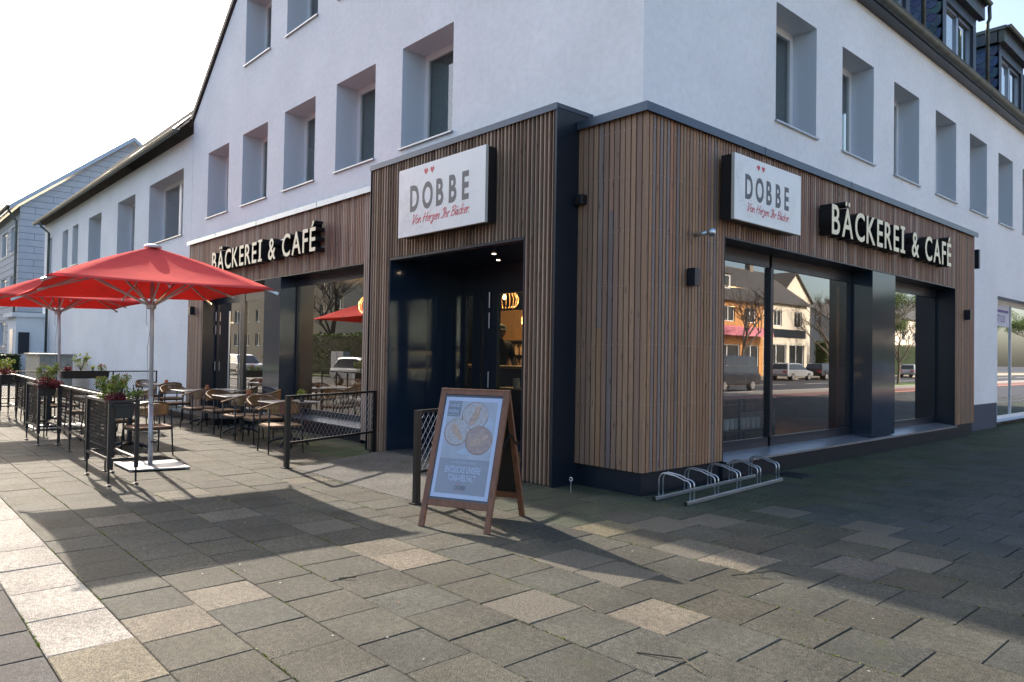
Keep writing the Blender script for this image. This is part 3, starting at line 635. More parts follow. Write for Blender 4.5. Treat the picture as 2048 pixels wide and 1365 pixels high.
# ------------------------------------------------------------------ neighbouring houses
N = thing('white_terraced_house', 'long low white rendered house with deep windows joining the bakery building', 'house', (-26, .25, 0), local=False)
m = M(); nh = [(-20.15, -16.85, 4.95, 6.9), (-23.95, -21.75, 4.9, 6.9), (-28.35, -26.3, 5.0, 6.9), (-31.3, -30.2, 5.2, 6.93), (-33.35, -32.2, 5.2, 6.93), (-36.7, -35.75, 5.25, 6.95)]
holed(m, [(-37.6, 0), (-16.11, 0), (-16.11, 7.72), (-37.6, 7.72)], nh, LW(.25))
m.face([(-37.6, .25, 0), (-37.6, .25, 7.72), (-37.6, 9, 7.72), (-37.6, 9, 0)])
m.build('wall', 'stucco', N)
for i, h in enumerate(nh): recess_window(N, LW(.25), h, .45, mullions=((h[0]+h[1])/2,) if i in (0, 1, 2) else (), blind=False)
m = M(); n_ = 12
for i in range(n_):
    ya, za, yb_, zb = -.12, 7.78, 3.6, 11.7; f0, f1 = i/n_, (i+1)/n_
    A = (ya+(yb_-ya)*f0, za+(zb-za)*f0+.04); C_ = (ya+(yb_-ya)*f1, za+(zb-za)*f1)
    m.face([(-37.7, A[0], A[1]), (-16.12, A[0], A[1]), (-16.12, *C_), (-37.7, *C_)]); m.face([(-37.7, A[0], A[1]-.06), (-16.12, A[0], A[1]-.06), (-16.12, *A), (-37.7, *A)])
m.face([(-37.7, 3.6, 11.7), (-16.12, 3.6, 11.7), (-16.12, 9, 7.7), (-37.7, 9, 7.7)]); m.face([(-37.7, -.12, 7.76), (-37.7, 3.6, 11.7), (-37.7, 9, 7.7)])
rf = m.build('roof', 'tile', N)
for x in (-19.5, -24.5, -29):
    m = M(); k = 4.05/math.hypot(3.72, 3.92)
    P = lambda t: (-.12+3.72*t, 7.78+3.92*t+.10)
    m.mesh([(x, *P(.06)), (x+1.6, *P(.06)), (x+1.6, *P(.26)), (x, *P(.26))], [(0, 1, 2, 3)]); m.build('skylight', 'darkglass', rf)
gutter('gutter', (-37.75, -.2, 7.78), (-16.2, -.2, 7.78), .085, N, step=1.1)
m = M(); m.tube([(-36.0, -.2, 7.70), (-36.0, -.18, 7.45), (-35.9, .14, 7.15), (-35.9, .14, 0)], .055, 8); m.build('downpipe', 'zinc', N, smooth=True)
m = M(); m.box(-39.7, -37.2, -.9, 4, 0, 3.1); m.box(-39.85, -37.05, -1.1, 4, 3.1, 3.3); pr = m.build('porch', 'stucco', N)
m = M(); m.box(-38.9, -37.9, -.93, -.89, 0, 2.5); m.build('front_door', 'whiteframe', pr)
m = M(); m.box(-37.2, -37.1, -.8, -.35, 1.3, 2.35); m.build('letterbox', 'anth', pr)

H = thing('shingle_clad_house', 'tall pale house clad in grey shingle panels with steep gable beyond the white house', 'house', (-57, 7.3, 0), local=False)
hx, hy0, hy1, hz, rz_ = -50., .9, 13.7, 10.6, 15.9; ym = (hy0+hy1)/2
m = M(); wl = [(-53.3, -51.6, z0, z0+1.7) for z0 in (1.6, 4.6, 7.8)] + [(-57.2, -54.8, z0, z0+1.7) for z0 in (1.6, 4.6, 7.8)]
holed(m, [(-70, 0), (hx, 0), (hx, hz), (-70, hz)], wl, LW(hy0))
m.face([(hx, hy0, 0), (hx, hy1, 0), (hx, hy1, hz), (hx, ym, rz_), (hx, hy0, hz)])
hw = m.build('wall', 'cladpanel', H)
m = M(); z = .5
while z < 15.5:
    a, b = (hy0, hy1) if z < hz else (hy0+(z-hz)/(rz_-hz)*(ym-hy0), hy1-(z-hz)/(rz_-hz)*(ym-hy0))
    if b-a > .4:
        m.box(hx, hx+.012, a, b, z, z+.028)
        y = a+(.8 if int(z/.42) % 2 else 1.6)
        while y < b: m.box(hx, hx+.01, y, y+.022, z-.41, z-.001); y += 2.1
    if z < hz: m.box(-70, hx+.01, hy0-.011, hy0-.001, z, z+.03) if not any(c < z < d for _, _, c, d in wl) else (m.box(-51.6, hx+.01, hy0-.011, hy0-.001, z, z+.03), m.box(-54.8, -53.3, hy0-.011, hy0-.001, z, z+.03))
    z += .42
m.build('cladding_joints', 'cladline', hw)
for h in wl: recess_window(H, LW(hy0), h, .12, mullions=((h[0]+h[1])/2,), blind=False)
m = M()
for s_ in (-1, 1):
    ye = (hy0-.6 if s_ < 0 else hy1+.6); ze = hz-.35
    m.mesh([(hx+.45, ye, ze), (-70, ye, ze), (-70, ym, rz_+.1), (hx+.45, ym, rz_+.1), (hx+.45, ye, ze+.3), (-70, ye, ze+.3), (-70, ym, rz_+.4), (hx+.45, ym, rz_+.4)], [(0, 1, 2, 3), (7, 6, 5, 4), (0, 3, 7, 4), (0, 4, 5, 1)])
m.build('roof', 'coping', H)
gutter('gutter', (-70, hy0-.7, hz-.1), (hx+.45, hy0-.7, hz-.1), .09, H, step=2)
m = M(); m.tube([(hx-.1, hy0-.7, hz-.2), (hx-.15, hy0-.15, hz-1.0), (hx-.15, hy0-.15, 0)], .07, 8); m.build('downpipe', 'zinc', H)
m = M(); m.box(-62, -34.5, -1.9, -1.1, -.05, 1.25)
for _ in range(3500):
    p = Vector((U(-62, -34.4), U(-1.95, -1.05), U(0, 1.28))); f = random.choice((0, 1, 2))
    if f == 0: p.y = -1.93
    elif f == 1: p.z = 1.27
    else: p.x = -34.45
    m.leaves(p, (.05, .05, .05), 1, .05, [(.03, .06, .015), (.02, .045, .012), (.05, .08, .02)])
m.c = [(.02, .04, .012) if i < 6 else c for i, c in enumerate(m.c)]
tag(m.build('hedge', 'leaf'), 'low clipped dark green hedge in front of the grey clad house', 'hedge')
cb = thing('utility_cabinet', 'weathered grey green cabinet standing against the white house behind the terrace fence', 'cabinet', (-29, -.6, 0), local=False)
m = M(); m.box(-30.2, -27.2, -1.5, -.4, 0, 1.32); m.box(-30.27, -27.13, -1.57, -.33, 1.32, 1.38); m.build('cabinet_body', 'box', cb)
m = M(); m.box(-27.205, -27.19, -.95, -.93, .1, 1.25); m.build('door_seam', 'cladline', cb)
for z in (.85, .98):
    m = M(); m.lathe([(.03, 0), (.03, .02)], (-29.5, -1.5, z), 8); m.build('latch', 'galv', cb)

# ------------------------------------------------------------------ signs
def lightbox(mtx, w_, h_, label, parentloc):
    t = thing('lightbox_sign', label, 'sign', parentloc, local=False)
    m = M(); lbox(m, mtx, -w_/2+.01, w_/2-.01, -h_/2+.01, h_/2-.01, -.20, -.045); m.build('housing', 'black', t)
    m = M(); lbox(m, mtx, -w_/2, w_/2, -h_/2, h_/2, -.045, -.004); m.build('edge_trim', 'beige', t)
    m = M(); lbox(m, mtx, -w_/2+.004, w_/2-.004, -h_/2+.004, h_/2-.004, -.004, 0); f = m.build('sign_face', 'white', t)
    m = M()     # faint root-like line drawing printed on the face
    for k in range(46):
        x, y = (U(-w_/2+.05, w_/2-.3), -h_/2+U(.02, .12)) if k % 2 else (-w_/2+U(.02, .3), U(-h_/2+.03, h_/2-.2)); a = U(.2, 1.9); pts = []
        for i in range(26):
            pts.append(Vector((x, y, .0006))); a += U(-.35, .35)+.12*math.sin(i*.5+k); x += .028*math.cos(a)*w_/2; y += .028*math.sin(a)*w_/2
            if abs(x) > w_/2-.03 or abs(y) > h_/2-.03: break
        for i in range(len(pts)-1):
            d = (pts[i+1]-pts[i]).normalized(); nn = Vector((-d.y, d.x, 0))*.0011
            m.face([mtx @ v for v in (pts[i]-nn, pts[i+1]-nn, pts[i+1]+nn, pts[i]+nn)], )
    m.build('line_drawing', 'beige', f)
    s = h_/1.04
    me_x = -w_/2+.30*s; cw = [('D', 0), ('O', .315), ('B', .64), ('B', .935), ('E', 1.225)]
    for ch, dx in cw: txt('logo_letter', ch, mtx @ Matrix.Translation((-w_/2+(.30+dx*1.03)*s, -.14*s, .001)), 'loggrey', f, size=.53*s, xs=.62, off=.017*s, ext=.0005)
    for dx in (.715, .87): heart('heart', mtx @ Matrix.Translation((-w_/2+dx*s, .40*s, .0012)), .052*s, 'logred', f)
    script('slogan', 'Von Herzen Ihr Bäcker.', mtx @ Matrix.Translation((-w_/2+.36*s, -.345*s, .001)) @ Matrix.Diagonal((1, .74, 1, 1)), 1.40*s, 'logred', f, th=.17)
    return t
lightbox(basis((-3.17, -.62, 3.87), (1, 0, 0), (0, 0, 1), (0, -1, 0)), 2.06, 1.03, 'large white lightbox sign on the slatted portal above the bakery entrance', (-3.17, -.5, 3.87))
lightbox(basis((.25, 2.38, 3.81), (0, 1, 0), (0, 0, 1), (1, 0, 0)), 1.77, .85, 'white lightbox sign on the side facade above the large shop window', (.1, 2.38, 3.81))
def channel(mk, label, loc):
    t = thing('channel_letter_sign', label, 'sign', loc, local=False); s = .655; x = 0; items = []
    meshes = []
    for ch in 'BÄCKEREI & CAFÉ':
        if ch == ' ': x += .20; continue
        me = textmesh(ch, size=s, off=.0075, xs=.72, ext=0.)
        xs_ = [v.co.x for v in me.vertices]; a, b = min(xs_), max(xs_)
        if ch == 'I':
            bpy.data.meshes.remove(me); meshes.append(('I', None, x, .17)); x += .17+.075; continue
        meshes.append((ch, me, x-a, b-a)); x += (b-a)+.065
    tot = x-.065; k = 5.42/tot
    for ch, me, ox, wd in meshes:
        mtx = mk @ Matrix.Diagonal((k, 1, 1, 1)) @ Matrix.Translation((ox, 0, 0))
        if ch == 'I':
            for nm, z0, z1, mt in (('letter', 0.0, .185, 'black'), ('letter_face', .186, .19, 'cream')):
                e = 0 if nm == 'letter_face' else .002
                m = M(); h = .478; lbox(m, mtx, .05-e, .12+e, .055, h-.055, z0, z1); lbox(m, mtx, 0-e, .17+e, 0-e, .055, z0, z1); lbox(m, mtx, 0-e, .17+e, h-.055, h+e, z0, z1)
                if nm == 'letter': par = m.build(nm, mt, t)
                else: m.build(nm, mt, par)
            continue
        bpy.data.meshes.remove(me)
        me = textmesh(ch, size=s, off=.0085, xs=.72, ext=.0925); me.transform(Matrix.Translation((0, 0, .0925))); me.transform(mtx); me.materials.clear(); me.materials.append(MT['black'])
        for p in me.polygons: p.material_index = 0
        par = bpy.data.objects.new('letter', me); sc.collection.objects.link(par); par.parent = t; par.matrix_parent_inverse = t.matrix_world.inverted()
        me = textmesh(ch, size=s, off=.0065, xs=.72, ext=.002); me.transform(Matrix.Translation((0, 0, .189))); me.transform(mtx); me.materials.clear(); me.materials.append(MT['cream'])
        for p in me.polygons: p.material_index = 0
        o = bpy.data.objects.new('letter_face', me); sc.collection.objects.link(o); o.parent = par
        o.matrix_parent_inverse = (par.matrix_parent_inverse.inverted() @ Matrix.Identity(4)) if False else Matrix.Identity(4)
        if True: o.matrix_parent_inverse = (t.matrix_world @ par.matrix_parent_inverse).inverted()
    m = M(); lbox(m, mk, 0.02, 5.4, .06, .09, -.02, .03); lbox(m, mk, 0.02, 5.4, .40, .43, -.02, .03); m.build('mounting_rail', 'galv', t)
channel(basis((-13.1, -.03, 3.56), (1, 0, 0), (0, 0, 1), (0, -1, 0)), 'cream faced channel letters on the street facade above the terrace', (-10.4, 0, 3.8))
channel(basis((.03, 4.33, 3.56), (0, 1, 0), (0, 0, 1), (1, 0, 0)), 'cream faced channel letters on the side facade right of the white sign', (0, 7, 3.8))
# small wall fittings
def walllamp(mtx, label, loc):
    t = thing('wall_lamp', label, 'lamp', loc, group='box wall lamps', local=False)
    m = M(); lbox(m, mtx, -.055, .055, -.11, .11, 0.02, .13); m.build('lamp_body', 'anth', t, bevel=.004)
    m = M(); lbox(m, mtx, -.04, .04, -.10, .10, -.0, .02); m.build('mounting_plate', 'black', t)
walllamp(RW(0) @ Matrix.Translation((.88, 2.60, 0)), 'black box wall lamp on the slats left of the large shop window', (0, .88, 2.6))
walllamp(RW(0) @ Matrix.Translation((11.35, 2.66, 0)), 'black box wall lamp at the far end of the side facade', (0, 11.35, 2.66))
walllamp(LW(0) @ Matrix.Translation((-14.95, 2.66, 0)), 'black box wall lamp at the far left end of the street facade', (-14.95, 0, 2.66))
t = thing('pipe_spotlight', 'short metal pipe spotlight sticking out of the side facade slats', 'lamp', (0, 1.0, 3.14), local=False)
m = M(); m.tube([(0, 1.0, 3.14), (.20, 1.0, 3.15)], .028, 12); m.build('arm', 'galv', t, smooth=True)
m = M(); m.tube([(.19, 1.0, 3.15), (.215, 1.0, 3.15), (.26, 1.0, 3.152), (.285, 1.0, 3.153)], [.03, .05, .05, .03], 14); m.build('head', 'galv', t, smooth=True)
t = thing('junction_box', 'small black junction box on the slats beside the portal', 'box', (-1.0, 0, 3.56), local=False)
m = M(); m.box(-1.13, -1.02, -.07, -.0, 3.5, 3.62); m.build('box_body', 'black', t, bevel=.006)
m = M(); m.box(-1.01, -.9, -.10, -.0, 3.5, 3.62); m.build('sensor_body', 'black', t, bevel=.006)
t = thing('security_camera', 'grey cylindrical fitting on the white wall beside the slatted end', 'fitting', (-.2, 12.3, 4), local=False)
m = M(); m.tube([(-.08, 12.5, 3.8), (-.08, 12.5, 4.2)], .05, 10); m.build('cylinder', 'whitedark', t, smooth=True); m = M(); m.box(-.24, -.0, 12.36, 12.45, 3.78, 4.22); m.build('bracket', 'anth', t)

# ------------------------------------------------------------------ sandwich board
def board():
    A = Vector((-.44, -2.79, 0)); Bq = Vector((.24, -2.48, 0)); u = (Bq-A).normalized(); W = .73; c = (A+Bq)/2; n = Vector((u.y, -u.x, 0))
    t = thing('sandwich_board', 'wooden framed pavement sign with bread poster in front of the entrance', 'sandwich board', c - n*.42, local=False)
    Ht, sp_ = 1.27, .42
    for side in (1, -1):
        base = c if side > 0 else c - n*2*sp_
        up = (Vector((0, 0, Ht)) - n*side*sp_); L = up.length; up.normalize(); nr = u.cross(up)*1
        if side < 0: nr = -nr
        right = u if side > 0 else -u
        mt_ = basis(base, right, up, nr)
        m = M(); fw = .055
        for a in (-1, 1): lbox(m, mt_, a*W/2-(fw if a > 0 else 0), a*W/2+(fw if a < 0 else 0), 0.0, L, -.022, .012)
        lbox(m, mt_, -W/2+fw, W/2-fw, L-.062, L-.002, -.02, .010); lbox(m, mt_, -W/2+fw, W/2-fw, .20, .265, -.02, .010)
        fr = m.build('front_frame' if side > 0 else 'rear_frame', 'stained', t, bevel=.003)
        m = M(); lbox(m, mt_, -W/2+fw, W/2-fw, .265, L-.062, -.012, -.004); pn = m.build('back_panel', 'anth' if side > 0 else 'black', fr)
        if side > 0:
            m = M(); x0, x1, z0, z1 = -W/2+fw+.012, W/2-fw-.012, .285, L-.085; lbox(m, mt_, x0, x1, z0, z1, -.004, -.001); po = m.build('poster', 'posterw', t)
            X = lambda f: x0+(x1-x0)*f; Z = lambda f: z0+(z1-z0)*f
            m = M(); lbox(m, mt_, X(.06), X(.94), Z(.38), Z(.96), -.001, 0); m.build('poster_photo', 'posterp', po)
            m = M(); lbox(m, mt_, X(.06), X(.94), Z(.04), Z(.38), -.001, -.0001); m.build('poster_text_field', 'postert', po)
            m = M(); lbox(m, mt_, X(.06), X(.30), Z(.80), Z(.96), 0, .0006); m.build('poster_tag', 'posterd', po)
            m = M()    # crumpled cloth in the photograph on the poster
            for cx_, cz_, a, rx, rz in ((.80, .70, .3, .13, .16), (.86, .52, -.2, .08, .10), (.22, .62, .5, .16, .10), (.52, .46, .1, .18, .05)):
                m.face([mt_ @ Vector((X(cx_)+(x1-x0)*(rx*math.cos(q)*math.cos(a)-rz*math.sin(q)*math.sin(a))*U(.8, 1.1), Z(cz_)+(z1-z0)*(rx*math.cos(q)*math.sin(a)+rz*math.sin(q)*math.cos(a))*.7*U(.85, 1.1), .0003+cx_*.0002)) for q in [2*math.pi*i/18 for i in range(18)]])
            m.build('poster_cloth', 'posterc', po)
            for k, (cx_, cz_, r_, ang, mt2) in enumerate(((.57, .815, .225, 1.2, 'bread'), (.29, .645, .215, -.9, 'bread'), (.70, .575, .225, .5, 'breadbrown'))):
                m = M(); r = r_*(x1-x0); pts = [mt_ @ Vector((X(cx_)+r*math.cos(q)*(1+.02*math.sin(5*q+k)), Z(cz_)+r*.98*math.sin(q), .0008+.0003*k)) for q in [2*math.pi*i/32 for i in range(32)]]; m.face(pts); bo = m.build('poster_bread', mt2, po); m = M(); m.face([mt_ @ Vector((X(cx_)+r*1.05*math.cos(q)-.002, Z(cz_)+r*1.04*math.sin(q)-.003, .0006+.0003*k)) for q in [2*math.pi*i/32 for i in range(32)]]); m.build('poster_bread_edge', 'breadedge', po)
                m = M(); pts = []
                for i in range(20):
                    q = 2*math.pi*i/20; a, b = r*.80*math.cos(q), r*.27*math.sin(q)*(1+.18*math.sin(3*q+k))
                    pts.append(mt_ @ Vector((X(cx_)+a*math.cos(ang)-b*math.sin(ang), Z(cz_)+a*math.sin(ang)+b*math.cos(ang), .0018+.0003*k)))
                m.face(pts); m.build('poster_bread_cut', 'breadcut', bo)
            T = lambda nm, s, fx, fz, size, mt2, **k: txt(nm, s, mt_ @ Matrix.Translation((X(fx), Z(fz), .0026)), mt2, po, size=size, **k)
            T('poster_lettering', 'HAND', .075, .895, .052, 'posterw', xs=.82); T('poster_lettering', 'WERK', .075, .835, .052, 'posterw', xs=.80)
            m = M(); lbox(m, mt_, X(.075), X(.285), Z(.945), Z(.948), .001, .0016); lbox(m, mt_, X(.075), X(.285), Z(.815), Z(.818), .001, .0016); m.build('poster_rule', 'posterw', po)
            T('poster_lettering', '· KNUSPER. DINKEL. WEIZEN ·', .5, .335, .026, 'posterw', xs=.8, align='CENTER')
            T('poster_lettering', 'ENTDECKE UNSERE', .5, .245, .085, 'posterw', xs=.50, align='CENTER', off=.0012); T('poster_lettering', 'TONI-VIELFALT', .5, .165, .085, 'posterw', xs=.50, align='CENTER', off=.0012)
            T('poster_lettering', 'DOBBE', .5, .085, .052, 'loggrey', xs=.70, align='CENTER', off=.0008)
            for q in (.452, .478): heart('poster_heart', mt_ @ Matrix.Translation((X(q), Z(.137), .0026)), .006, 'logred', po)
            m = M(); lbox(m, mt_, X(.40), X(.60), Z(.068), Z(.071), .001, .0016); m.build('poster_rule', 'logred', po)
            m = M(); lbox(m, mt_, X(-.03), X(1.03), Z(-.02), Z(1.02), .0075, .0085); m.build('clear_cover', 'cover', t)
    m = M(); mid = c - n*sp_
    for s_ in (-1, 1):
        e = u*(W/2+.004)*s_; m = M(); m.bar(mid+e+n*.17+Vector((0, 0, .74)), mid+e+Vector((0, 0, .86)), .02, .006); m.bar(mid+e+Vector((0, 0, .86)), mid+e-n*.17+Vector((0, 0, .74)), .02, .006); m.build('spreader_hinge', 'black', t)
    m = M(); m.bar(mid-u*W/2+Vector((0, 0, Ht-.012)), mid+u*W/2+Vector((0, 0, Ht-.012)), .03, .02); m.build('top_rail', 'stained', t)
board()

# ------------------------------------------------------------------ bicycle rack
t = thing('bicycle_rack', 'low galvanised bicycle rack with five pairs of wheel hoops beside the corner', 'bicycle rack', (.4, 1.1, 0), local=False)
P0, P1, Q0, Q1 = Vector((.20, .02, .03)), Vector((.02, 2.55, .03)), Vector((.62, -.02, .03)), Vector((.44, 2.50, .03))
P0 = Vector((.21, -.04, .025)); P1 = Vector((.06, 2.40, .025)); Q0 = Vector((.60, 0.0, .025)); Q1 = Vector((.44, 2.42, .025))
for a, b in ((P0, P1), (Q0, Q1)):
    m = M(); m.bar(a, b, .032, .04); rr = m.build('base_rail', 'galv', t, bevel=.003)
    m = M(); d = (b-a).normalized(); m.bar(a-d*.012, a+d*.004, .036, .044); m.build('end_cap', 'black', rr)
for k in range(5):
    m = M()
    for j in (-1, 1):
        f = .055+k*.2225+j*.017
        a = P0.lerp(P1, f); b = Q0.lerp(Q1, f); pts = [a, a+Vector((0, 0, .19))]
        for i in range(1, 6): q = math.pi/2*i/6; pts.append(a+(b-a)*(.22*(1-math.cos(q)))+Vector((0, 0, .19+.10*math.sin(q))))
        pts.append(a.lerp(b, .55)+Vector((0, 0, .27)))
        pts.append(a.lerp(b, .80)+Vector((0, 0, .235)))
        for i in range(1, 5): q = math.pi/2*i/5; pts.append(b+(a-b)*(.18*(1-math.sin(q)))+Vector((0, 0, .235-.05*(1-math.cos(q)))))
        pts += [b+Vector((0, 0, .16)), b]
        m.tube(pts, .0085, 8)
    m.build('wheel_hoop', 'galv', t, smooth=True)
t = thing('ground_eye_bolt', 'small metal eye bolt rising from the paving beside the portal', 'bolt', (-.72, -.41, 0), local=False)
m = M(); m.tube([(-.72, -.41, 0), (-.72, -.41, .13)], .007, 6); m.build('shaft', 'galv', t)
m = M(); m.tube([(-.72+.022*math.cos(a), -.41+.0*a, .152+.022*math.sin(a)) for a in [2*math.pi*i/12 for i in range(13)]], .007, 6); m.build('ring', 'galv', t, smooth=True)
t = thing('drain_grate', 'dark metal drain grate in the mossy paving behind the bicycle rack', 'grate', (.3, 3.5, 0), local=False)
m = M()
for k in range(9): m.box(.08, .5, 2.85+k*.05, 2.862+k*.05, .0, .008)
for k in range(7): m.box(.08+k*.07, .09+k*.07, 2.85, 3.27, .0, .006)
m.build('grid', 'anth', t)

# ------------------------------------------------------------------ umbrellas
def umbrella(loc, corners, ztop, zc, label, pole_base):
    t = thing('parasol', label, 'parasol', loc, group='red square parasols on the terrace', local=False)
    pb = Vector(pole_base); apex = Vector((loc[0], loc[1], ztop)); C = [Vector(c) for c in corners]
    col = Vector((loc[0], loc[1], zc))
    m = M(); m.tube([pb+Vector((0, 0, .02)), pb.lerp(apex, .28)], .031, 14); m.build('lower_pole', 'pole', t, smooth=True)
    m = M(); m.tube([pb.lerp(apex, .28), apex], .027, 14); m.build('upper_pole', 'pole', t, smooth=True)
    m = M(); N_ = 14
    crown = [apex + (c-apex).normalized()*.10 + Vector((0, 0, .03)) for c in C]
    vs = []; fs = []
    # canopy: four bowed panels with sagging edges, top and underside
    for s_ in range(4):
        a, b = C[s_], C[(s_+1) % 4]; base = len(vs)
        for i in range(N_+1):
            for j in range(N_+1):
                r = i/N_; e = j/N_; p = apex.lerp(a.lerp(b, e), r) if i else apex.copy()
                mid = 4*e*(1-e); inn = (Vector((loc[0], loc[1], p.z))-p)
                p = p + inn*(.055*mid*r*r) + Vector((0, 0, -.10*math.sin(math.pi*r)*.55*mid + .028*math.sin(math.pi*r)*(1-mid)))
                p.z += .004*math.sin(e*31+s_*3)*math.sin(math.pi*r)*mid*(1-r)*3
                vs.append(p)
        for i in range(N_):
            for j in range(N_):
                q = base+i*(N_+1)+j; fs.append((q, q+1, q+N_+2, q+N_+1) if i else (q, q+N_+2, q+N_+1))
    m.mesh(vs, fs); cn = m.build('canopy', 'canopy', t, smooth=True, weld=True)
    so_ = cn.modifiers.new('solid', 'SOLIDIFY'); so_.thickness = .004; so_.offset = 0
    m = M(); m.lathe([(.11, -.02), (.115, .0), (.10, .018), (.05, .03), (.0, .033)], (apex.x, apex.y, apex.z+.005), 20); m.build('cap', 'pole', t, smooth=True)
    m = M(); m.lathe([(.05, -.06), (.065, -.03), (.065, .0), (.035, .05)], tuple(col), 14); m.build('runner', 'pole', t, smooth=True)
    for s_ in range(4):
        a, b = C[s_], C[(s_+1) % 4]
        for e, r1 in ((0, 1.02), (.5, .94)):
            end = a.lerp(b, e); off = Vector((0, 0, -.06))
            tip = apex.lerp(end, r1) + off*(.6 if e == 0 else 1.0); top = apex.lerp(end, .06) + off
            if e == .5: tip = tip + Vector((0, 0, -.012)) 
            sagm = Vector((0, 0, -.085 if e else .0))
            m = M(); m.bar(top, top.lerp(tip, .5)+sagm, .018, .026); m.bar(top.lerp(tip, .5)+sagm, tip, .018, .026); rb = m.build('rib', 'pole', t)
            if e == 0:
                m = M(); m.bar(tip.lerp(apex, .018), tip+(tip-apex).normalized()*.03, .028, .034); m.build('rib_end', 'galv', rb)
            m = M(); m.bar(col+(end-Vector((loc[0], loc[1], end.z))).normalized()*.05, top.lerp(tip, .52 if e else .42)+sagm*.8, .016, .024); m.build('strut', 'pole', rb)
    m = M(); p0 = col+Vector((.06, -.02, -.02)); pts = [p0, p0+Vector((.01, 0, -.25)), p0+Vector((-.01, -.03, -.6)), p0+Vector((-.02, 0, -1.25))]; m.tube(pts, .004, 5)
    m.tube([p0+Vector((-.12, -.02, 0)), p0+Vector((-.1, -.03, -.22)), p0+Vector((-.05, -.02, -.27))], .004, 5); m.build('cord', 'whitedark', t)
    m = M(); m.tube([pb.lerp(apex, .30)+Vector((.035, -.01, -.045)), pb.lerp(apex, .30)+Vector((.035, -.01, .045))], .03, 10); m.build('winder', 'pole', t)
    m = M(); m.tube([pb+Vector((.03, .0, .34)), pb+Vector((.10, .02, .34))], .012, 8); m.lathe([(.018, -.018), (.022, 0), (.018, .018)], (pb.x+.10, pb.y+.02, .34), 8); m.build('locking_knob', 'black', t)
    return t
umbrella((-5.60, -3.70, 0), [(-4.31, -5.16, 2.415), (-4.22, -2.55, 2.435), (-6.97, -2.43, 2.42), (-7.05, -5.06, 2.33)], 3.02, 2.22, 'red square parasol on a white pole at the near end of the terrace', (-5.56, -3.67, 0))
umbrella((-12.45, -3.58, 0), [(-11.2, -4.95, 2.58), (-11.15, -2.22, 2.57), (-13.9, -2.15, 2.54), (-13.9, -4.9, 2.47)], 3.16, 2.36, 'red square parasol farther along the terrace behind the first one', (-12.2, -3.55, 0))
for q, lb in (([(-6.02, -4.02), (-5.17, -4.03), (-4.98, -3.33), (-5.80, -3.28)], 'flat galvanised base plate under the nearer parasol pole'), ([(-12.3, -4.1), (-11.4, -4.1), (-11.4, -3.15), (-12.4, -3.1)], 'flat galvanised base plate under the farther parasol pole')):
    m = M(); m.mesh([(x, y, z) for z in (.018, .034) for x, y in q], [(3, 2, 1, 0), (4, 5, 6, 7), (0, 1, 5, 4), (1, 2, 6, 5), (2, 3, 7, 6), (3, 0, 4, 7)])
    for x, y in q: cx_, cy_ = sum(p[0] for p in q)/4, sum(p[1] for p in q)/4; m.lathe([(.03, 0), (.03, .02)], (x+(cx_-x)*.08, y+(cy_-y)*.08, 0), 8)
    tag(m.build('parasol_base_plate', 'steelplate'), lb, 'base plate')

# ------------------------------------------------------------------ terrace fence, planters
def netmesh(m, o, ux, w_, h_, p=.062, r=.0028, asp=.55):
    """expanded-metal diamonds in the rectangle o + a*ux + b*z"""
    o = Vector(o); ux = Vector(ux).normalized(); k = asp
    # lines b = +-(a - s)/k
    s = -h_*k
    while s < w_:
        for sg in (1, -1):
            a0, b0 = (s, 0) if sg > 0 else (s, h_); a1, b1 = s+h_*k, (h_ if sg > 0 else 0)
            t0 = max(0, -a0/(a1-a0)); t1 = min(1, (w_-a0)/(a1-a0))
            if t1-t0 > .01:
                P = lambda t_: o+ux*(a0+(a1-a0)*t_)+Vector((0, 0, b0+(b1-b0)*t_))
                m.bar(P(t0), P(t1), r, r)
        s += p
def rackunit(x0, x1, y0, y1, label):
    t = thing('planter_stand', label, 'planter stand', ((x0+x1)/2, (y0+y1)/2, 0), group='black metal planter stands of the terrace fence', local=False)
    m = M(); w_ = .042; H_ = 1.0
    for x, y in ((x0, y0), (x1, y0), (x0, y1), (x1, y1)):
        q = M(); q.bar((x, y, .20), (x, y, H_), w_); q.tube([(x, y, .03), (x, y, .2)], .011, 8); q.lathe([(.035, 0), (.035, .008), (.012, .02)], (x, y, .003), 12); q.build('leg', 'black', t)
    for z in (H_-.015, .31):
        for a, b in (((x0, y0), (x1, y0)), ((x0, y1), (x1, y1)), ((x0, y0), (x0, y1)), ((x1, y0), (x1, y1))):
            m.bar((*a, z), (*b, z), .036, .032)
    m.build('frame', 'black', t)
    m = M(); netmesh(m, (x0+.02, y0, .33), (1, 0, 0), x1-x0-.04, .64, p=.045, r=.0042); m.build('mesh_panel', 'black', t)
    return t
FY0, FY1 = -4.50, -4.21
rackunit(-5.28, -4.22, FY0, FY1, 'nearest black planter stand at the end of the fence beside the parasol base')
rackunit(-9.88, -8.82, FY0+.04, FY1+.05, 'middle black planter stand halfway along the terrace fence')
rackunit(-15.2, -14.15, FY0+.18, FY1+.18, 'farthest black planter stand at the far corner of the terrace fence')
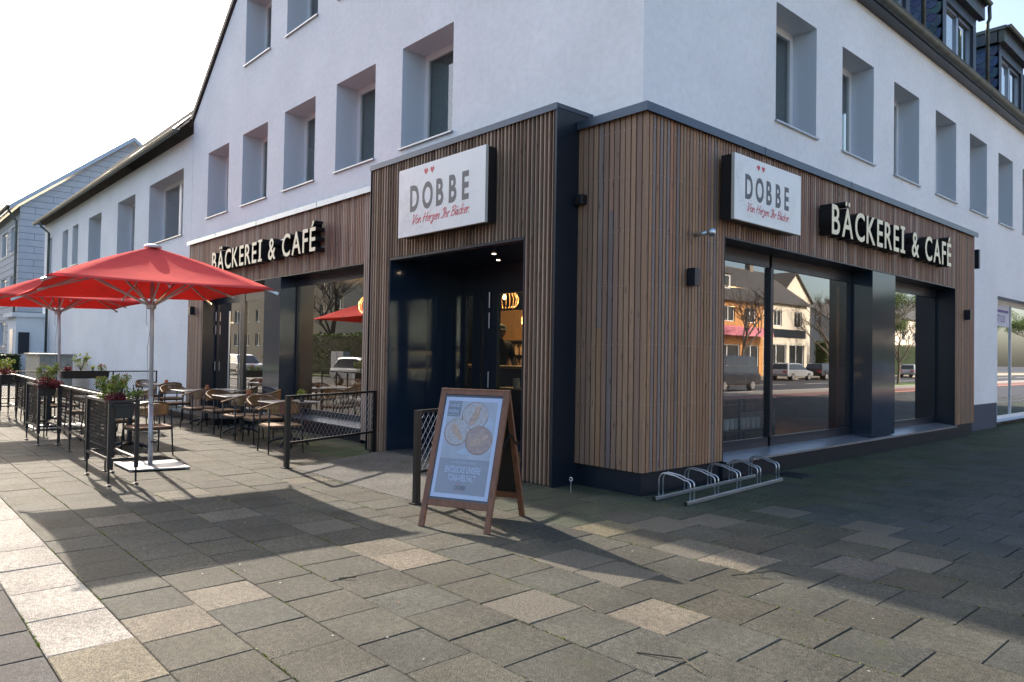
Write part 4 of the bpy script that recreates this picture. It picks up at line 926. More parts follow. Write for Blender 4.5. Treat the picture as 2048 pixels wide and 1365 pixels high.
def fencerun(p0, p1, posts, label, feet=True, zt=.985, zb=.31):
    p0, p1 = Vector(p0), Vector(p1); t = thing('mesh_fence', label, 'fence', (p0+p1)/2, local=False); d = (p1-p0)
    m = M(); m.bar(p0+Vector((0, 0, zt)), p1+Vector((0, 0, zt)), .04, .03); m.build('top_rail', 'black', t)
    m = M(); m.bar(p0+Vector((0, 0, zb)), p1+Vector((0, 0, zb)), .036, .028); m.build('bottom_rail', 'black', t)
    for f in posts:
        p = p0+d*f; m = M(); m.bar(p+Vector((0, 0, .2)), p+Vector((0, 0, zt)), .035)
        m.tube([p+Vector((0, 0, .02)), p+Vector((0, 0, .2))], .011, 8); m.lathe([(.035, 0), (.035, .008), (.012, .02)], (p.x, p.y, .003), 12); m.build('post', 'black', t)
    m = M(); netmesh(m, p0+Vector((0, 0, zb)), d, d.length, zt-zb, p=.055, r=.0036); m.build('mesh_panel', 'black', t)
fencerun((-8.78, -4.20, 0), (-5.32, -4.26, 0), (.02, .30, .62, .97), 'terrace fence run between the nearest and the middle planter stand')
fencerun((-14.1, -4.03, 0), (-9.92, -4.18, 0), (.02, .33, .66, .97), 'terrace fence run between the middle and the farthest planter stand')
fencerun((-17.0, -4.1, 0), (-17.3, -.2, 0), (.0, .36, .64, .70, .995), 'terrace fence run at the far end in front of the white wall')
fencerun((-17.0, -4.1, 0), (-15.25, -4.2, 0), (.5,), 'short fence piece at the far corner behind the last planter stand')
GRN = [(.20, .28, .04), (.30, .34, .05), (.11, .18, .025), (.40, .36, .08)]; RED = [(.16, .02, .02), (.30, .03, .05), (.09, .012, .02)]; LIME = [(.30, .36, .08), (.22, .32, .07)]; PINK = [(.5, .06, .09), (.42, .12, .10)]
def planterbox(c, L, ang, label, wd=.17, h=.16):
    t = thing('flower_box', label, 'flower box', c, ang, group='grey plastic flower boxes')
    m = M(); t0, t1 = wd/2, wd/2*.8
    v = [(-L/2, -t0, 0), (L/2, -t0, 0), (L/2, t0, 0), (-L/2, t0, 0), (-L/2*.95, -t1, -h), (L/2*.95, -t1, -h), (L/2*.95, t1, -h), (-L/2*.95, t1, -h)]
    m.mesh(v, [(0, 1, 5, 4)[::-1], (1, 2, 6, 5)[::-1], (2, 3, 7, 6)[::-1], (3, 0, 4, 7)[::-1], (4, 5, 6, 7)[::-1]]); m.build('box_body', 'planter', t)
    m = M(); m.box(-L/2-.012, L/2+.012, -t0-.012, -t0+.004, -.015, .008); m.box(-L/2-.012, L/2+.012, t0-.004, t0+.012, -.015, .008); m.box(-L/2-.012, -L/2+.004, -t0+.004, t0-.004, -.015, .008); m.box(L/2-.004, L/2+.012, -t0+.004, t0-.004, -.015, .008); m.build('rim', 'planter', t)
    m = M(); m.box(-L/2*.97, L/2*.97, -t0*.93, t0*.93, -.03, -.012); m.build('soil', 'bark', t)
    return t
def plant(c, kind, s, label, name='potted_plant', grp=None):
    t = thing(name, label, 'plant', c, U(0, 3), group=grp)
    m = M(); nst = 12 if kind != 'grass' else 0; tips = []
    for _ in range(nst):
        a = U(0, 6.28); r = U(.2, 1)*s*.75; tp = Vector((r*math.cos(a), r*math.sin(a)*.8, s*U(.75, 1.35))); tips.append(tp)
        m.tube([(0, 0, 0), tp*.5+Vector((0, 0, .04*s)), tp], [.005, .004, .003], 4, (.08, .06, .02))
    if nst: m.build('stems', 'leaf', t)
    m = M()
    if kind == 'bush':
        for tp in tips: m.leaves(tp, (.05, .05, .05), 46, .014+.02*s, GRN+LIME); m.leaves(tp+Vector((0, 0, .03)), (.03, .03, .02), 5, .015, PINK if R() < .45 else LIME)
        m.leaves((0, 0, s*.55), (s*.6, s*.5, s*.4), 160, .022, GRN)
    elif kind == 'red':
        m.leaves((0, 0, s*.4), (s*1.1, s*.75, s*.55), 520, .017, RED)
    elif kind == 'lime':
        for tp in tips: m.leaves(tp*.8, (.06, .05, .03), 26, .012, LIME)
    elif kind == 'grass':
        for _ in range(70):
            a = U(0, 6.28); r = U(.1, .6)*s; m.face([(.006, 0, 0), (-.006, 0, 0), (r*math.cos(a), r*math.sin(a), s*U(.7, 1.2))], random.choice(LIME+GRN))
    elif kind == 'mum':
        m.leaves((0, 0, s*.5), (s*.9, s*.8, s*.5), 240, .018, GRN[2:3]+GRN[:1])
        m.build('foliage', 'leaf', t); m = M(); m.leaves((0, 0, s*.95), (s*.8, s*.7, s*.2), 90, .014, [(.45, .02, .06), (.30, .01, .04)]); m.build('flowers', 'leaf', t); return t
    m.build('foliage', 'leaf', t); return t
b1 = (-4.27, -4.37, .965); planterbox((-4.31, -4.36, .955), .30, math.pi/2*0, 'flower box hung in the nearest planter stand', wd=.22, h=.16)
plant((-4.78, -4.40, .93), 'bush', .22, 'yellow green heather like shrub growing above the nearest planter stand', grp=None)
plant((-4.55, -4.30, .93), 'bush', .24, 'bushy pink tipped plant in the middle of the nearest planter stand')
plant((-4.34, -4.42, .96), 'red', .14, 'dark red leafed plant at the front of the nearest planter stand')
plant((-4.22, -4.22, .96), 'lime', .15, 'feathery lime green plant hanging over the right end of the nearest stand')
planterbox((-9.05, -4.33, .97), .5, 0, 'flower box hung in the middle planter stand', wd=.22)
plant((-9.15, -4.3, .95), 'bush', .27, 'green shrub with pink tips on the middle planter stand'); plant((-8.86, -4.38, .95), 'red', .19, 'dark red leafed plant on the middle planter stand'); plant((-8.72, -4.26, .96), 'red', .13, 'small dark plant at the right end of the middle planter stand')
planterbox((-14.5, -4.2, .97), .6, 0, 'flower box hung in the farthest planter stand', wd=.24)
plant((-14.75, -4.2, .96), 'bush', .32, 'tall orange green shrub on the farthest planter stand'); plant((-14.4, -4.22, .96), 'red', .2, 'dark red plant on the farthest planter stand')
planterbox((-17.02, -2.1, 1.0), 1.15, math.radians(-85), 'long flower box on top of the far fence before the white wall', wd=.26, h=.2)
plant((-17.0, -2.52, 1.0), 'red', .14, 'reddish plant at the left end of the long flower box'); plant((-17.0, -2.2, 1.0), 'bush', .34, 'tall sprouting shrub with pink tips in the long flower box'); plant((-17.0, -1.92, 1.0), 'grass', .17, 'small tuft of green grass in the long flower box', name='grass_tuft'); plant((-17.0, -1.7, 1.0), 'mum', .16, 'round chrysanthemum with dark red flowers in the long flower box', name='chrysanthemum')

# ------------------------------------------------------------------ entrance ramp and its railings
t = M(); t.mesh([(-4.30, -2.18, .003), (-1.35, -2.18, .003), (-1.6, -.41, .055), (-4.80, -.41, .055), (-4.3, -2.18, -.02), (-1.35, -2.18, -.02), (-1.6, -.41, -.02), (-4.8, -.41, -.02)], [(0, 1, 2, 3), (3, 7, 4, 0), (1, 5, 6, 2), (0, 4, 5, 1)])
t.c = [(.10, .10, .095)]*len(t.c); tag(t.build('entrance_ramp', 'slab'), kind='structure')
def railing(p0, p1, label, h=1.0):
    p0, p1 = Vector(p0), Vector(p1); t = thing('railing', label, 'railing', p0, local=False)
    for p in (p0, p1):
        m = M(); m.bar(p+Vector((0, 0, 0.012)), p+Vector((0, 0, h)), .062, .062); m.box(p.x-.06, p.x+.06, p.y-.06, p.y+.06, .003, .012)
        m.build('post', 'black', t)
    m = M(); d = (p1-p0).normalized(); m.bar(p0+d*.031+Vector((0, 0, h-.015)), p1-d*.031+Vector((0, 0, h-.015)), .05, .03); m.build('top_rail', 'black', t)
    m = M(); m.bar(p0+d*.031+Vector((0, 0, .34)), p1-d*.031+Vector((0, 0, .34)), .045, .03); m.build('bottom_rail', 'black', t)
    m = M(); netmesh(m, p0+d*.03+Vector((0, 0, .35)), d, (p1-p0).length-.06, h-.38, p=.085, r=.0022, asp=.75); m.build('mesh_panel', 'galv', t)
railing((-4.33, -2.27, 0), (-5.02, -.48, 0), 'black railing with diamond mesh between terrace and entrance ramp', 1.0)
railing((-1.27, -2.23, 0), (-1.75, -.55, 0), 'black railing with diamond mesh behind the sandwich board', 1.0)
st = M(); st.box(-13.9, -10.6, -1.0, -.02, .11, .15); st.box(-13.8, -10.7, -.93, -.03, 0, .11)
tag(st.build('door_step', 'anth'), 'low dark metal step in front of the glazed side door', 'step')

# ------------------------------------------------------------------ tables, chairs, pots
def table(loc, lx, ly, label, rz=0):
    t = thing('bistro_table', label, 'table', loc, rz, group='grey bistro tables on the terrace')
    m = M(); m.box(-lx/2, lx/2, -ly/2, ly/2, .735, .748); m.build('tabletop', 'tabletop', t, bevel=.003)
    m = M(); m.tube([(0, 0, .08), (0, 0, .72)], .038, 12); m.box(-.18, .18, -.18, .18, .722, .735); m.build('column', 'charcoal', t)
    for k in range(4):
        a = math.pi/4+k*math.pi/2; c, s_ = math.cos(a), math.sin(a); pts = [(c*r, s_*r, z) for r, z in ((.03, .11), (.10, .115), (.20, .10), (.30, .06), (.36, .012))]
        m = M(); m.tube(pts, [.03, .028, .025, .022, .018], 8); m.build('foot', 'charcoal', t, smooth=True)
    return t
def mkchair():
    t = thing('rattan_armchair', 'woven brown armchair', 'chair', (0, 0, 0), 0, group='woven armchairs on the terrace')
    br = (.20, .115, .06); W, D = .27, .25
    # faces +x ; back towards -x
    for sx, sy in ((1, 1), (1, -1), (-1, 1), (-1, -1)):
        m = M(); top = .67 if sx > 0 else .70
        m.tube([(sx*D*(1.12 if sx > 0 else 1.05), sy*W*1.02, .0), (sx*D*(.93 if sx > 0 else .9), sy*W*.98, .44), (sx*D*(.9 if sx > 0 else .8), sy*W*.96, top)], [.011, .014, .014], 8); m.build('leg', 'charcoal', t, smooth=True)
    m = M()
    for a, b in (((D*.93, -W, .40), (D*.93, W, .40)), ((-D*.9, -W, .40), (-D*.9, W, .40)), ((D*.93, -W, .40), (-D*.9, -W, .40)), ((D*.93, W, .40), (-D*.9, W, .40))): m.bar(a, b, .018, .022)
    m.build('seat_frame', 'charcoal', t)
    m = M(); n = 9; vs = []; fs = []
    for i in range(n+1):
        for j in range(n+1):
            x = -D*.95+2*D*.97*i/n; y = -W*.95+2*W*.95*j/n; vs.append((x, y, .445-.022*math.sin(math.pi*i/n)*math.sin(math.pi*j/n)+.002*((i+j) % 2)))
    for i in range(n):
        for j in range(n): q = i*(n+1)+j; fs.append((q, q+n+1, q+n+2, q+1))
    m.mesh(vs, fs, (.30, .19, .11)); k0 = len(m.v)
    m.tube([(D*.98, -W*.9, .428), (D*.98, W*.9, .428)], .02, 8, br); m.tube([(-D*.96, -W*.9, .428), (-D*.96, W*.9, .428)], .02, 8, br); m.tube([(-D*.9, -W*.97, .428), (D*.93, -W*.97, .428)], .02, 8, br); m.tube([(-D*.9, W*.97, .428), (D*.93, W*.97, .428)], .02, 8, br)
    m.build('woven_seat', 'rattan', t)
    up, lo = [], []
    for i in range(25):
        f = i/24; a = math.pi*(f-.5)      # -90..90 around the back
        s_ = abs(2*f-1)
        y = math.sin(a)*W*1.06; x = -math.cos(a)*(D*1.25)+.02
        if s_ > .72: x = .02-math.cos(a)*D*1.25+(s_-.72)/.28*D*.88
        h = .815-.145*min(1, s_**2.2*1.05); up.append(Vector((x, y, h))); lo.append(Vector((x*.97, y*.985, max(.60, min(.625, h-.05)) if s_ < .8 else h-.012)))
    m = M(); m.tube(up, .0155, 8, br); m.build('back_rim', 'rattan', t, smooth=True)
    m = M(); 
    m.tube(lo[3:22], .011, 6, br)
    for i in range(3, 21):
        for k in range(3):
            f = k/3; a = up[i].lerp(up[i+1], f); b = lo[i].lerp(lo[i+1], f); mm = a.lerp(b, .5)+Vector((-.006, 0, 0)); m.tube([a, mm, b], .0048, 4, tuple(c*U(.7, 1.3) for c in (.27, .165, .085)))
    m.build('woven_back', 'rattan', t)
    return t
tabs = [((-8.78, -1.12, 0), .72, .9, 'square table with a terracotta pot, second from the entrance railing'), ((-6.72, -1.13, 0), .72, .82, 'table with pot and small green plant nearest the entrance railing'),
        ((-11.05, -1.0, 0), .8, 1.25, 'long table with a pot in front of the glazed side door'), ((-14.3, -.95, 0), .72, .72, 'far table with a pot against the white wall end'),
        ((-7.45, -3.45, 0), .72, .72, 'table beside the nearer parasol behind the nearest planter stand'), ((-9.55, -3.45, 0), .72, .72, 'table behind the fence near the farther parasol'), ((-12.9, -3.6, 0), .72, .72, 'table behind the farthest planter stand')]
for a in tabs: table(*a)
ch0 = mkchair(); first = [True]
def chair(x, y, rz, label):
    if first[0]: ch0.location = (x, y, 0); ch0.rotation_euler = (0, 0, rz); ch0['label'] = label; first[0] = False
    else: dup(ch0, (x, y, 0), rz, label)
pi = math.pi
chair(-8.0, -1.42, pi+.12, 'woven armchair at the entrance side of the second table'); chair(-9.3, -1.32, .1, 'woven armchair at the far side of the second table')
chair(-5.95, -1.62, pi-.10, 'woven armchair nearest the entrance railing'); chair(-7.30, -1.32, -.05, 'woven armchair at the far side of the table nearest the railing')
chair(-10.2, -1.42, pi+.1, 'woven armchair at the entrance side of the long table'); chair(-11.85, -1.42, 0, 'woven armchair at the far side of the long table')
chair(-10.75, -.30, -pi/2-.5, 'woven armchair between the long table and the glazed door'); chair(-9.25, -.45, -pi/2-.5, 'woven armchair against the shiny pier behind the second table')
chair(-13.6, -1.0, pi, 'woven armchair at the entrance side of the far table'); chair(-14.95, -1.1, .2, 'woven armchair at the far side of the far table by the mesh fence')
chair(-6.75, -3.38, pi+.1, 'woven armchair directly behind the nearest planter stand'); chair(-8.15, -3.5, 0, 'woven armchair facing the nearest planter stand across its table')
chair(-8.9, -3.5, pi, 'woven armchair at the near side of the table by the farther parasol'); chair(-10.25, -3.5, 0, 'woven armchair next to the farther parasol base')
chair(-12.2, -3.5, pi, 'woven armchair left of the farther parasol pole'); chair(-13.6, -3.7, 0, 'woven armchair nearest the farthest planter stand')
chair(-10.6, -2.5, pi/2+2.6, 'woven armchair standing free between the two table rows')
def pot(x, y, label):
    t = thing('terracotta_pot', label, 'pot', (x, y, .749), 0, group='upturned terracotta pots on the tables')
    m = M(); m.lathe([(.056, 0), (.058, .012), (.052, .018)], n=18); m.build('saucer', 'terracotta', t, smooth=False)
    m = M(); m.lathe([(.049, .018), (.049, .038), (.044, .04), (.033, .095), (.028, .098)], n=18); m.build('pot_body', 'terracotta', t)
pot(-8.72, -1.02, 'terracotta pot on the second table'); pot(-6.78, -1.1, 'terracotta pot on the table nearest the railing'); pot(-11.15, -.95, 'terracotta pot on the long table'); pot(-14.3, -.85, 'terracotta pot on the far table')
t = thing('small_potted_plant', 'small green plant in a dark pot on the table nearest the railing', 'plant', (-6.50, -1.0, .749))
m = M(); m.lathe([(.035, 0), (.045, .085), (.045, .09)], n=14); m.build('pot_body', 'planter', t); m = M(); m.leaves((0, 0, .16), (.11, .09, .07), 150, .014, LIME+GRN[:2]); m.build('foliage', 'leaf', t)

# ------------------------------------------------------------------ inside the bakery
def pendant(x, y, z, label, r=.24):
    t = thing('pendant_lamp', label, 'lamp', (x, y, z), 0, group='slatted pendant lamps')
    m = M(); m.tube([(0, 0, .05), (0, 0, 3.24-z)], .004, 5); m.build('cable', 'black', t)
    m = M(); m.lathe([(.0, -.075), (.022, -.062), (.034, -.035), (.03, -.005), (.013, .03)], n=12); m.build('bulb', 'bulb', t, smooth=True)
    m = M()
    for k in range(22):
        a = 2*math.pi*k/22; m.tube([(math.cos(a)*r*f, math.sin(a)*r*f, zz) for f, zz in ((.25, .16), (.75, .1), (1, -.04), (.95, -.16), (.72, -.24))], .006, 4)
    m.build('lamp_shade', 'inwood', t)
    ld = bpy.data.lights.new('bulb_light', 'POINT'); ld.energy = 40; ld.color = (1, .62, .28); ld.shadow_soft_size = .04; lo = bpy.data.objects.new('bulb_light', ld); sc.collection.objects.link(lo); lo.parent = t; lo.location = (0, 0, -.12)
pendant(-6.05, 3.2, 2.83, 'glowing pendant lamp behind the entrance door glass', .3); pendant(-8.6, 2.6, 2.6, 'glowing pendant lamp behind the street window right edge'); pendant(-3.4, 7.5, 2.6, 'pendant lamp deep inside behind the side shop window')
pendant(-9.2, 1.9, 2.75, 'glowing pendant lamp seen through the street window'); pendant(-6.9, 4.8, 2.5, 'pendant lamp in front of the wood wall')
t = thing('sales_counter', 'dark sales counter with wooden top inside the bakery', 'counter', (-6.2, 2.6, .08), local=False)
m = M(); m.box(-8.8, -4.3, 2.2, 2.8, .08, 1.36); m.build('counter_body', 'anth', t); m = M(); m.box(-8.85, -4.25, 2.15, 2.85, 1.36, 1.41); m.build('counter_top', 'inwood', t)
t = thing('drinks_shelf', 'black shelf with lit jars and bread behind the counter', 'shelf', (-8, 5.4, 0), local=False)
m = M()
for z in (1.25, 1.6, 1.95): m.box(-9.5, -4.9, 5.25, 5.58, z, z+.025)
m.build('shelf_board', 'black', t)
jm_ = M()
for z in (1.275, 1.625):
    for k in range(24):
        x = -9.4+k*.19; r = U(.04, .07); jm_.lathe([(r, 0), (r, U(.12, .24)), (r*.5, .26)], (x, 5.42, z), 8)
jm_.build('jars', 'breadcut', t)
t = thing('display_rack', 'black metal display rack with white jars behind the side shop window', 'shelf', (-1.2, 3.6, 0), local=False)
m = M()
for x in (-1.5, -.95):
    for y in (2.6, 3.7, 4.8): m.box(x-.015, x+.015, y-.015, y+.015, .08, 1.0)
for z in (.45, .97): m.box(-1.52, -.93, 2.58, 4.82, z, z+.03)
m.build('rack_frame', 'black', t)
m = M(); netmesh(m, (-.93, 3.7, .48), (0, 1, 0), 1.1, .28, p=.06, r=.004); m.build('mesh_panel', 'galv', t)
m = M()
for k in range(12): m.lathe([(.05, 0), (.05, .15), (.035, .17)], (-1.1, 2.75+k*.16, .48), 10)
m.build('jars', 'whitedark', t)
t = thing('bread_shelf', 'lit shelf full of loaves glowing behind the side shop window', 'shelf', (-2.6, 2.6, 0), local=False)
m = M()
for z in (.95, 1.3, 1.65): m.box(-2.95, -2.3, 1.2, 4.4, z, z+.03)
for y in (1.2, 2.8, 4.37): m.box(-2.95, -2.9, y, y+.03, .08, 2.0); m.box(-2.34, -2.3, y, y+.03, .08, 2.0)
m.build('shelf_frame', 'black', t)
for z in (.98, 1.33, 1.68):
    for k in range(13):
        m = M(); r = U(.07, .10); m.lathe([(.0, 0), (r, .02), (r*1.05, .06), (r*.7, .11), (0, .125)], (-2.55+U(-.08, .08), 1.4+k*.235, z), 10); m.build('loaf', 'breadcut', t, smooth=True)
m = M()
for z in (1.29, 1.64): m.box(-2.36, -2.33, 1.3, 4.3, z-.02, z-.005)
m.build('strip_lamp', 'striplamp', t)
for i, (x, y) in enumerate(((-3.6, 5.2), (-3.4, 6.9))):
    t = thing('indoor_table', ('nearer', 'farther')[i]+' wooden table inside behind the side shop window', 'table', (x, y, .08), 0, group='indoor tables')
    m = M(); m.box(-.4, .4, -.4, .4, .72, .75); m.build('tabletop', 'inwood', t); m = M(); m.tube([(0, 0, 0), (0, 0, .72)], .03, 8); m.lathe([(.25, 0), (.25, .02)]); m.build('pedestal', 'black', t)
t = thing('window_counter', 'narrow wooden counter with a jar behind the entrance door glass', 'counter', (-3.6, 1.7, 0), local=False)
m = M(); m.box(-4.4, -3.0, 1.55, 1.9, 1.02, 1.05); m.build('counter_top', 'inwood', t); m = M(); m.box(-4.35, -4.3, 1.6, 1.85, .08, 1.02); m.box(-3.1, -3.05, 1.6, 1.85, .08, 1.02); m.build('support', 'black', t)
m = M(); m.lathe([(.06, 0), (.06, .15), (.05, .16)], (-4.0, 1.7, 1.051), 14); tag(m.build('jar', 'whitedark'), 'white jar on the narrow counter behind the door glass', 'jar')

# person behind the counter
def person():
    x, y = -6.08, 3.1
    t = thing('person', 'person in dark jacket and peaked cap behind the bakery counter', 'person', (x, y, .08))
    me = bpy.data.meshes.new('body'); s = 1.0
    V = [(0, 0, .98, .155), (0, 0, 1.12, .15), (0, 0, 1.30, .17), (.01, 0, 1.46, .165), (.03, 0, 1.56, .075), (.06, 0, 1.63, .07),
         (.0, .19, 1.50, .075), (.03, .26, 1.27, .06), (.20, .24, 1.08, .045), (.30, .22, 1.05, .03),
         (.0, -.19, 1.50, .075), (.03, -.27, 1.27, .06), (.20, -.25, 1.10, .045), (.30, -.23, 1.07, .03),
         (0, .10, .90, .11), (.01, .11, .50, .075), (0, .11, .10, .05), (.13, .12, .05, .04), (0, -.10, .90, .11), (.01, -.11, .50, .075), (0, -.11, .10, .05), (.13, -.12, .05, .04)]
    E_ = [(0, 1), (1, 2), (2, 3), (3, 4), (4, 5), (3, 6), (6, 7), (7, 8), (8, 9), (3, 10), (10, 11), (11, 12), (12, 13), (0, 14), (14, 15), (15, 16), (16, 17), (0, 18), (18, 19), (19, 20), (20, 21)]
    me.from_pydata([v[:3] for v in V], E_, []); o = bpy.data.objects.new('body', me); sc.collection.objects.link(o); o.parent = t
    sk = o.modifiers.new('skin', 'SKIN'); sv = me.skin_vertices[0].data if me.skin_vertices else None
    if sv is None:
        bm = bmesh.new(); bm.from_mesh(me); bm.verts.layers.skin.verify(); bm.to_mesh(me); bm.free(); sv = me.skin_vertices[0].data
    for i, v in enumerate(V): sv[i].radius = (v[3], v[3])
    sv[0].use_root = True
    o.modifiers.new('sub', 'SUBSURF').levels = 2; o.modifiers['sub'].render_levels = 2; me.materials.append(MT['jacket'])
    c = Vector((.10, 0, 1.74))
    m = M(); vs = []; fs = []; n = 14
    for i in range(n+1):
        th = math.pi*i/n
        for k in range(n): a = 2*math.pi*k/n; p = Vector((.098*math.sin(th)*math.cos(a), .076*math.sin(th)*math.sin(a), .118*math.cos(th))); 
        for k in range(n):
            a = 2*math.pi*k/n; p = Vector((.098*math.sin(th)*math.cos(a), .076*math.sin(th)*math.sin(a), .118*math.cos(th)))
            if p.z < 0 and p.x > 0: p.x *= 1-.25*(-p.z/.118)
            vs.append(c+p)
    for i in range(n):
        for k in range(n): fs.append((i*n+k, (i+1)*n+k, (i+1)*n+(k+1) % n, i*n+(k+1) % n))
    m.mesh(vs, fs); m.tube([c+Vector((.09, 0, .01)), c+Vector((.118, 0, -.025)), c+Vector((.095, 0, -.035))], [.008, .013, .008], 8)
    for s_ in (-1, 1): m.lathe([(.012, -.03), (.018, 0), (.012, .03)], tuple(c+Vector((0, .078*s_, -.01))), 8)
    m.tube([c+Vector((.075, -.02, -.068)), c+Vector((.082, 0, -.07)), c+Vector((.075, .02, -.068))], .005, 6)
    m.build('head', 'skin', t, smooth=True)
    m = M(); vs = []; fs = []
    for i in range(6):
        th = math.pi/2*i/5
        for k in range(16): a = 2*math.pi*k/16; vs.append(c+Vector((.108*math.sin(th)*math.cos(a)-.004, .088*math.sin(th)*math.sin(a), .028+.105*math.cos(th))))
    for i in range(5):
        for k in range(16): fs.append((i*16+k, (i+1)*16+k, (i+1)*16+(k+1) % 16, i*16+(k+1) % 16))
    m.mesh(vs, fs); m.mesh([c+Vector(p) for p in ((.08, -.07, .03), (.175, -.045, .012), (.19, 0, .015), (.175, .045, .012), (.08, .07, .03), (.08, -.07, .042), (.175, -.045, .022), (.19, 0, .025), (.175, .045, .022), (.08, .07, .042))], [(0, 1, 2, 3, 4), (9, 8, 7, 6, 5), (0, 5, 6, 1), (1, 6, 7, 2), (2, 7, 8, 3), (3, 8, 9, 4)]); m.build('cap', 'jacket', t)
    m = M()     # hands resting on the counter, five fingers each
    for s_ in (-1, 1):
        w0 = Vector((.30, .225*s_, 1.055)); m.tube([w0, w0+Vector((.05, 0, -.004)), w0+Vector((.09, 0, -.01))], [.024, .034, .03], 8)
        for k, L in enumerate((.06, .075, .08, .07)):
            p = w0+Vector((.085, (-.03+k*.02), -.008)); m.tube([p, p+Vector((L*.5, 0, .004)), p+Vector((L*.9, 0, -.018))], [.009, .0085, .007], 6)
        p = w0+Vector((.03, -.03*s_, -.004)); m.tube([p, p+Vector((.03, -.025*s_, 0)), p+Vector((.06, -.03*s_, -.012))], [.011, .010, .008], 6)
    m.build('hands', 'skin', t, smooth=True)
    t.scale = (1.16, 1.16, 1.16); t.rotation_euler = (0, 0, -.35)
person()

# ------------------------------------------------------------------ the street opposite (seen mirrored in the glass)
def car(loc, rz, paint, label, kind='estate'):
    t = thing('parked_car', label, 'car', loc, rz, group='cars along the street')
    H = {'estate': 1.45, 'van': 1.85, 'suv': 1.65}[kind]; L = 4.5; hw = .88; bl = .92 if kind != 'estate' else .85
    prof = [(-2.2, .35), (-2.25, .6), (-2.18, bl), (-1.3, bl+.03), (1.0, bl+.04), (2.0, bl-.10), (2.22, .62), (2.2, .35)]
    gh = {'estate': [(-2.05, bl), (-1.75, H-.05), (-1.2, H), (.1, H), (.55, H-.08), (1.25, bl+.03)], 'van': [(-2.15, bl), (-2.05, H-.05), (-1.5, H), (.6, H), (1.0, H-.1), (1.7, bl)], 'suv': [(-2.15, bl), (-1.9, H-.05), (-1.3, H), (.2, H), (.6, H-.08), (1.3, bl+.03)]}[kind]
    def ext(m, pr, w0, w1, zb, zt):
        def w(z): return w0+(w1-w0)*max(0, min(1, (z-zb)/(zt-zb)))
        n = len(pr); v = [(x, -w(z), z) for x, z in pr]+[(x, w(z), z) for x, z in pr]
        m.mesh(v, [tuple(range(n)), tuple(reversed(range(n, 2*n)))]+[(i, i+n, (i+1) % n+n, (i+1) % n) for i in range(n)])
    m = M(); ext(m, prof, hw-.02, hw, .3, bl); ext(m, gh, hw-.05, hw-.25, bl, H)
    bd = m.build('body', paint, t, bevel=.06)
    m = M(); g2 = [(x*.93-.03, bl+.06 if z < bl+.1 else z-.09) for x, z in gh]
    n = len(g2)
    for s_ in (-1, 1):
        def w(z): return s_*((hw-.05)+(-.20)*max(0, min(1, (z-bl)/(H-bl)))+.012)
        pts = [(x, w(z), z) for x, z in g2]; m.face(pts if s_ < 0 else list(reversed(pts)))
    (xa, za), (xb, zb) = gh[-2], gh[-1]
    m.face([(xb-.03, -.68, zb+.05), (xb-.03, .68, zb+.05), (xa+.03, .56, za), (xa+.03, -.56, za)]); (xa, za), (xb, zb) = gh[1], gh[0]
    m.face([(xb-.0, .66, zb+.12), (xb-.0, -.66, zb+.12), (xa-.03, -.56, za-.04), (xa-.03, .56, za-.04)])
    m.build('windows', 'darkglass', t)
    for x in (-1.35, 1.4):
        for s_ in (-1, 1):
            m = M(); m.tube([(x, s_*(hw-.2), .31), (x, s_*(hw+.01), .31)], .31, 18); wh = m.build('wheel', 'tyre', t); m = M(); m.tube([(x, s_*(hw+.012), .31), (x, s_*(hw+.02), .31)], .2, 14); m.build('rim', 'rim', wh)
    for s_ in (-1, 1):
        m = M(); m.box(-2.27, -2.14, s_*.6-.16, s_*.6+.16, .68, .82); m.build('tail_light', 'tail', t); m = M(); m.box(2.1, 2.24, s_*.62-.17, s_*.62+.17, .58, .72); m.build('headlight', 'glass' if 0 else 'rim', t)
    return t
car((14.9, 27.2, -.06), -pi/2, 'carblack', 'black van driving on the side street mirrored in the shop window', 'van')
car((23.4, 57.2, -.06), pi/2, 'carblack', 'black estate car parked before the cream house'); car((23.5, 68, -.06), pi/2, 'carblue', 'dark blue off road car parked behind the black estate', 'suv')
car((23.4, 51.2, -.06), pi/2, 'carsilver', 'grey estate car parked in front of the orange brick house'); car((23.5, 62.6, -.06), pi/2, 'carblack', 'black off road car parked between two others by the cream house', 'suv')
car((23.5, 79, -.06), pi/2, 'carsilver', 'silver estate car parked before the hedge'); car((23.5, 104, -.06), pi/2, 'carwhite', 'white van parked far up the side street', 'van')
car((-26.9, -11.7, -.06), 0, 'carwhite', 'white car on the front street mirrored in the street window'); car((-52.5, -12.9, -.06), 0, 'carblue', 'dark blue car parked far along the front street'); car((-46.2, -13.1, -.06), 0, 'carsilver', 'silver car parked before the brown apartment house')
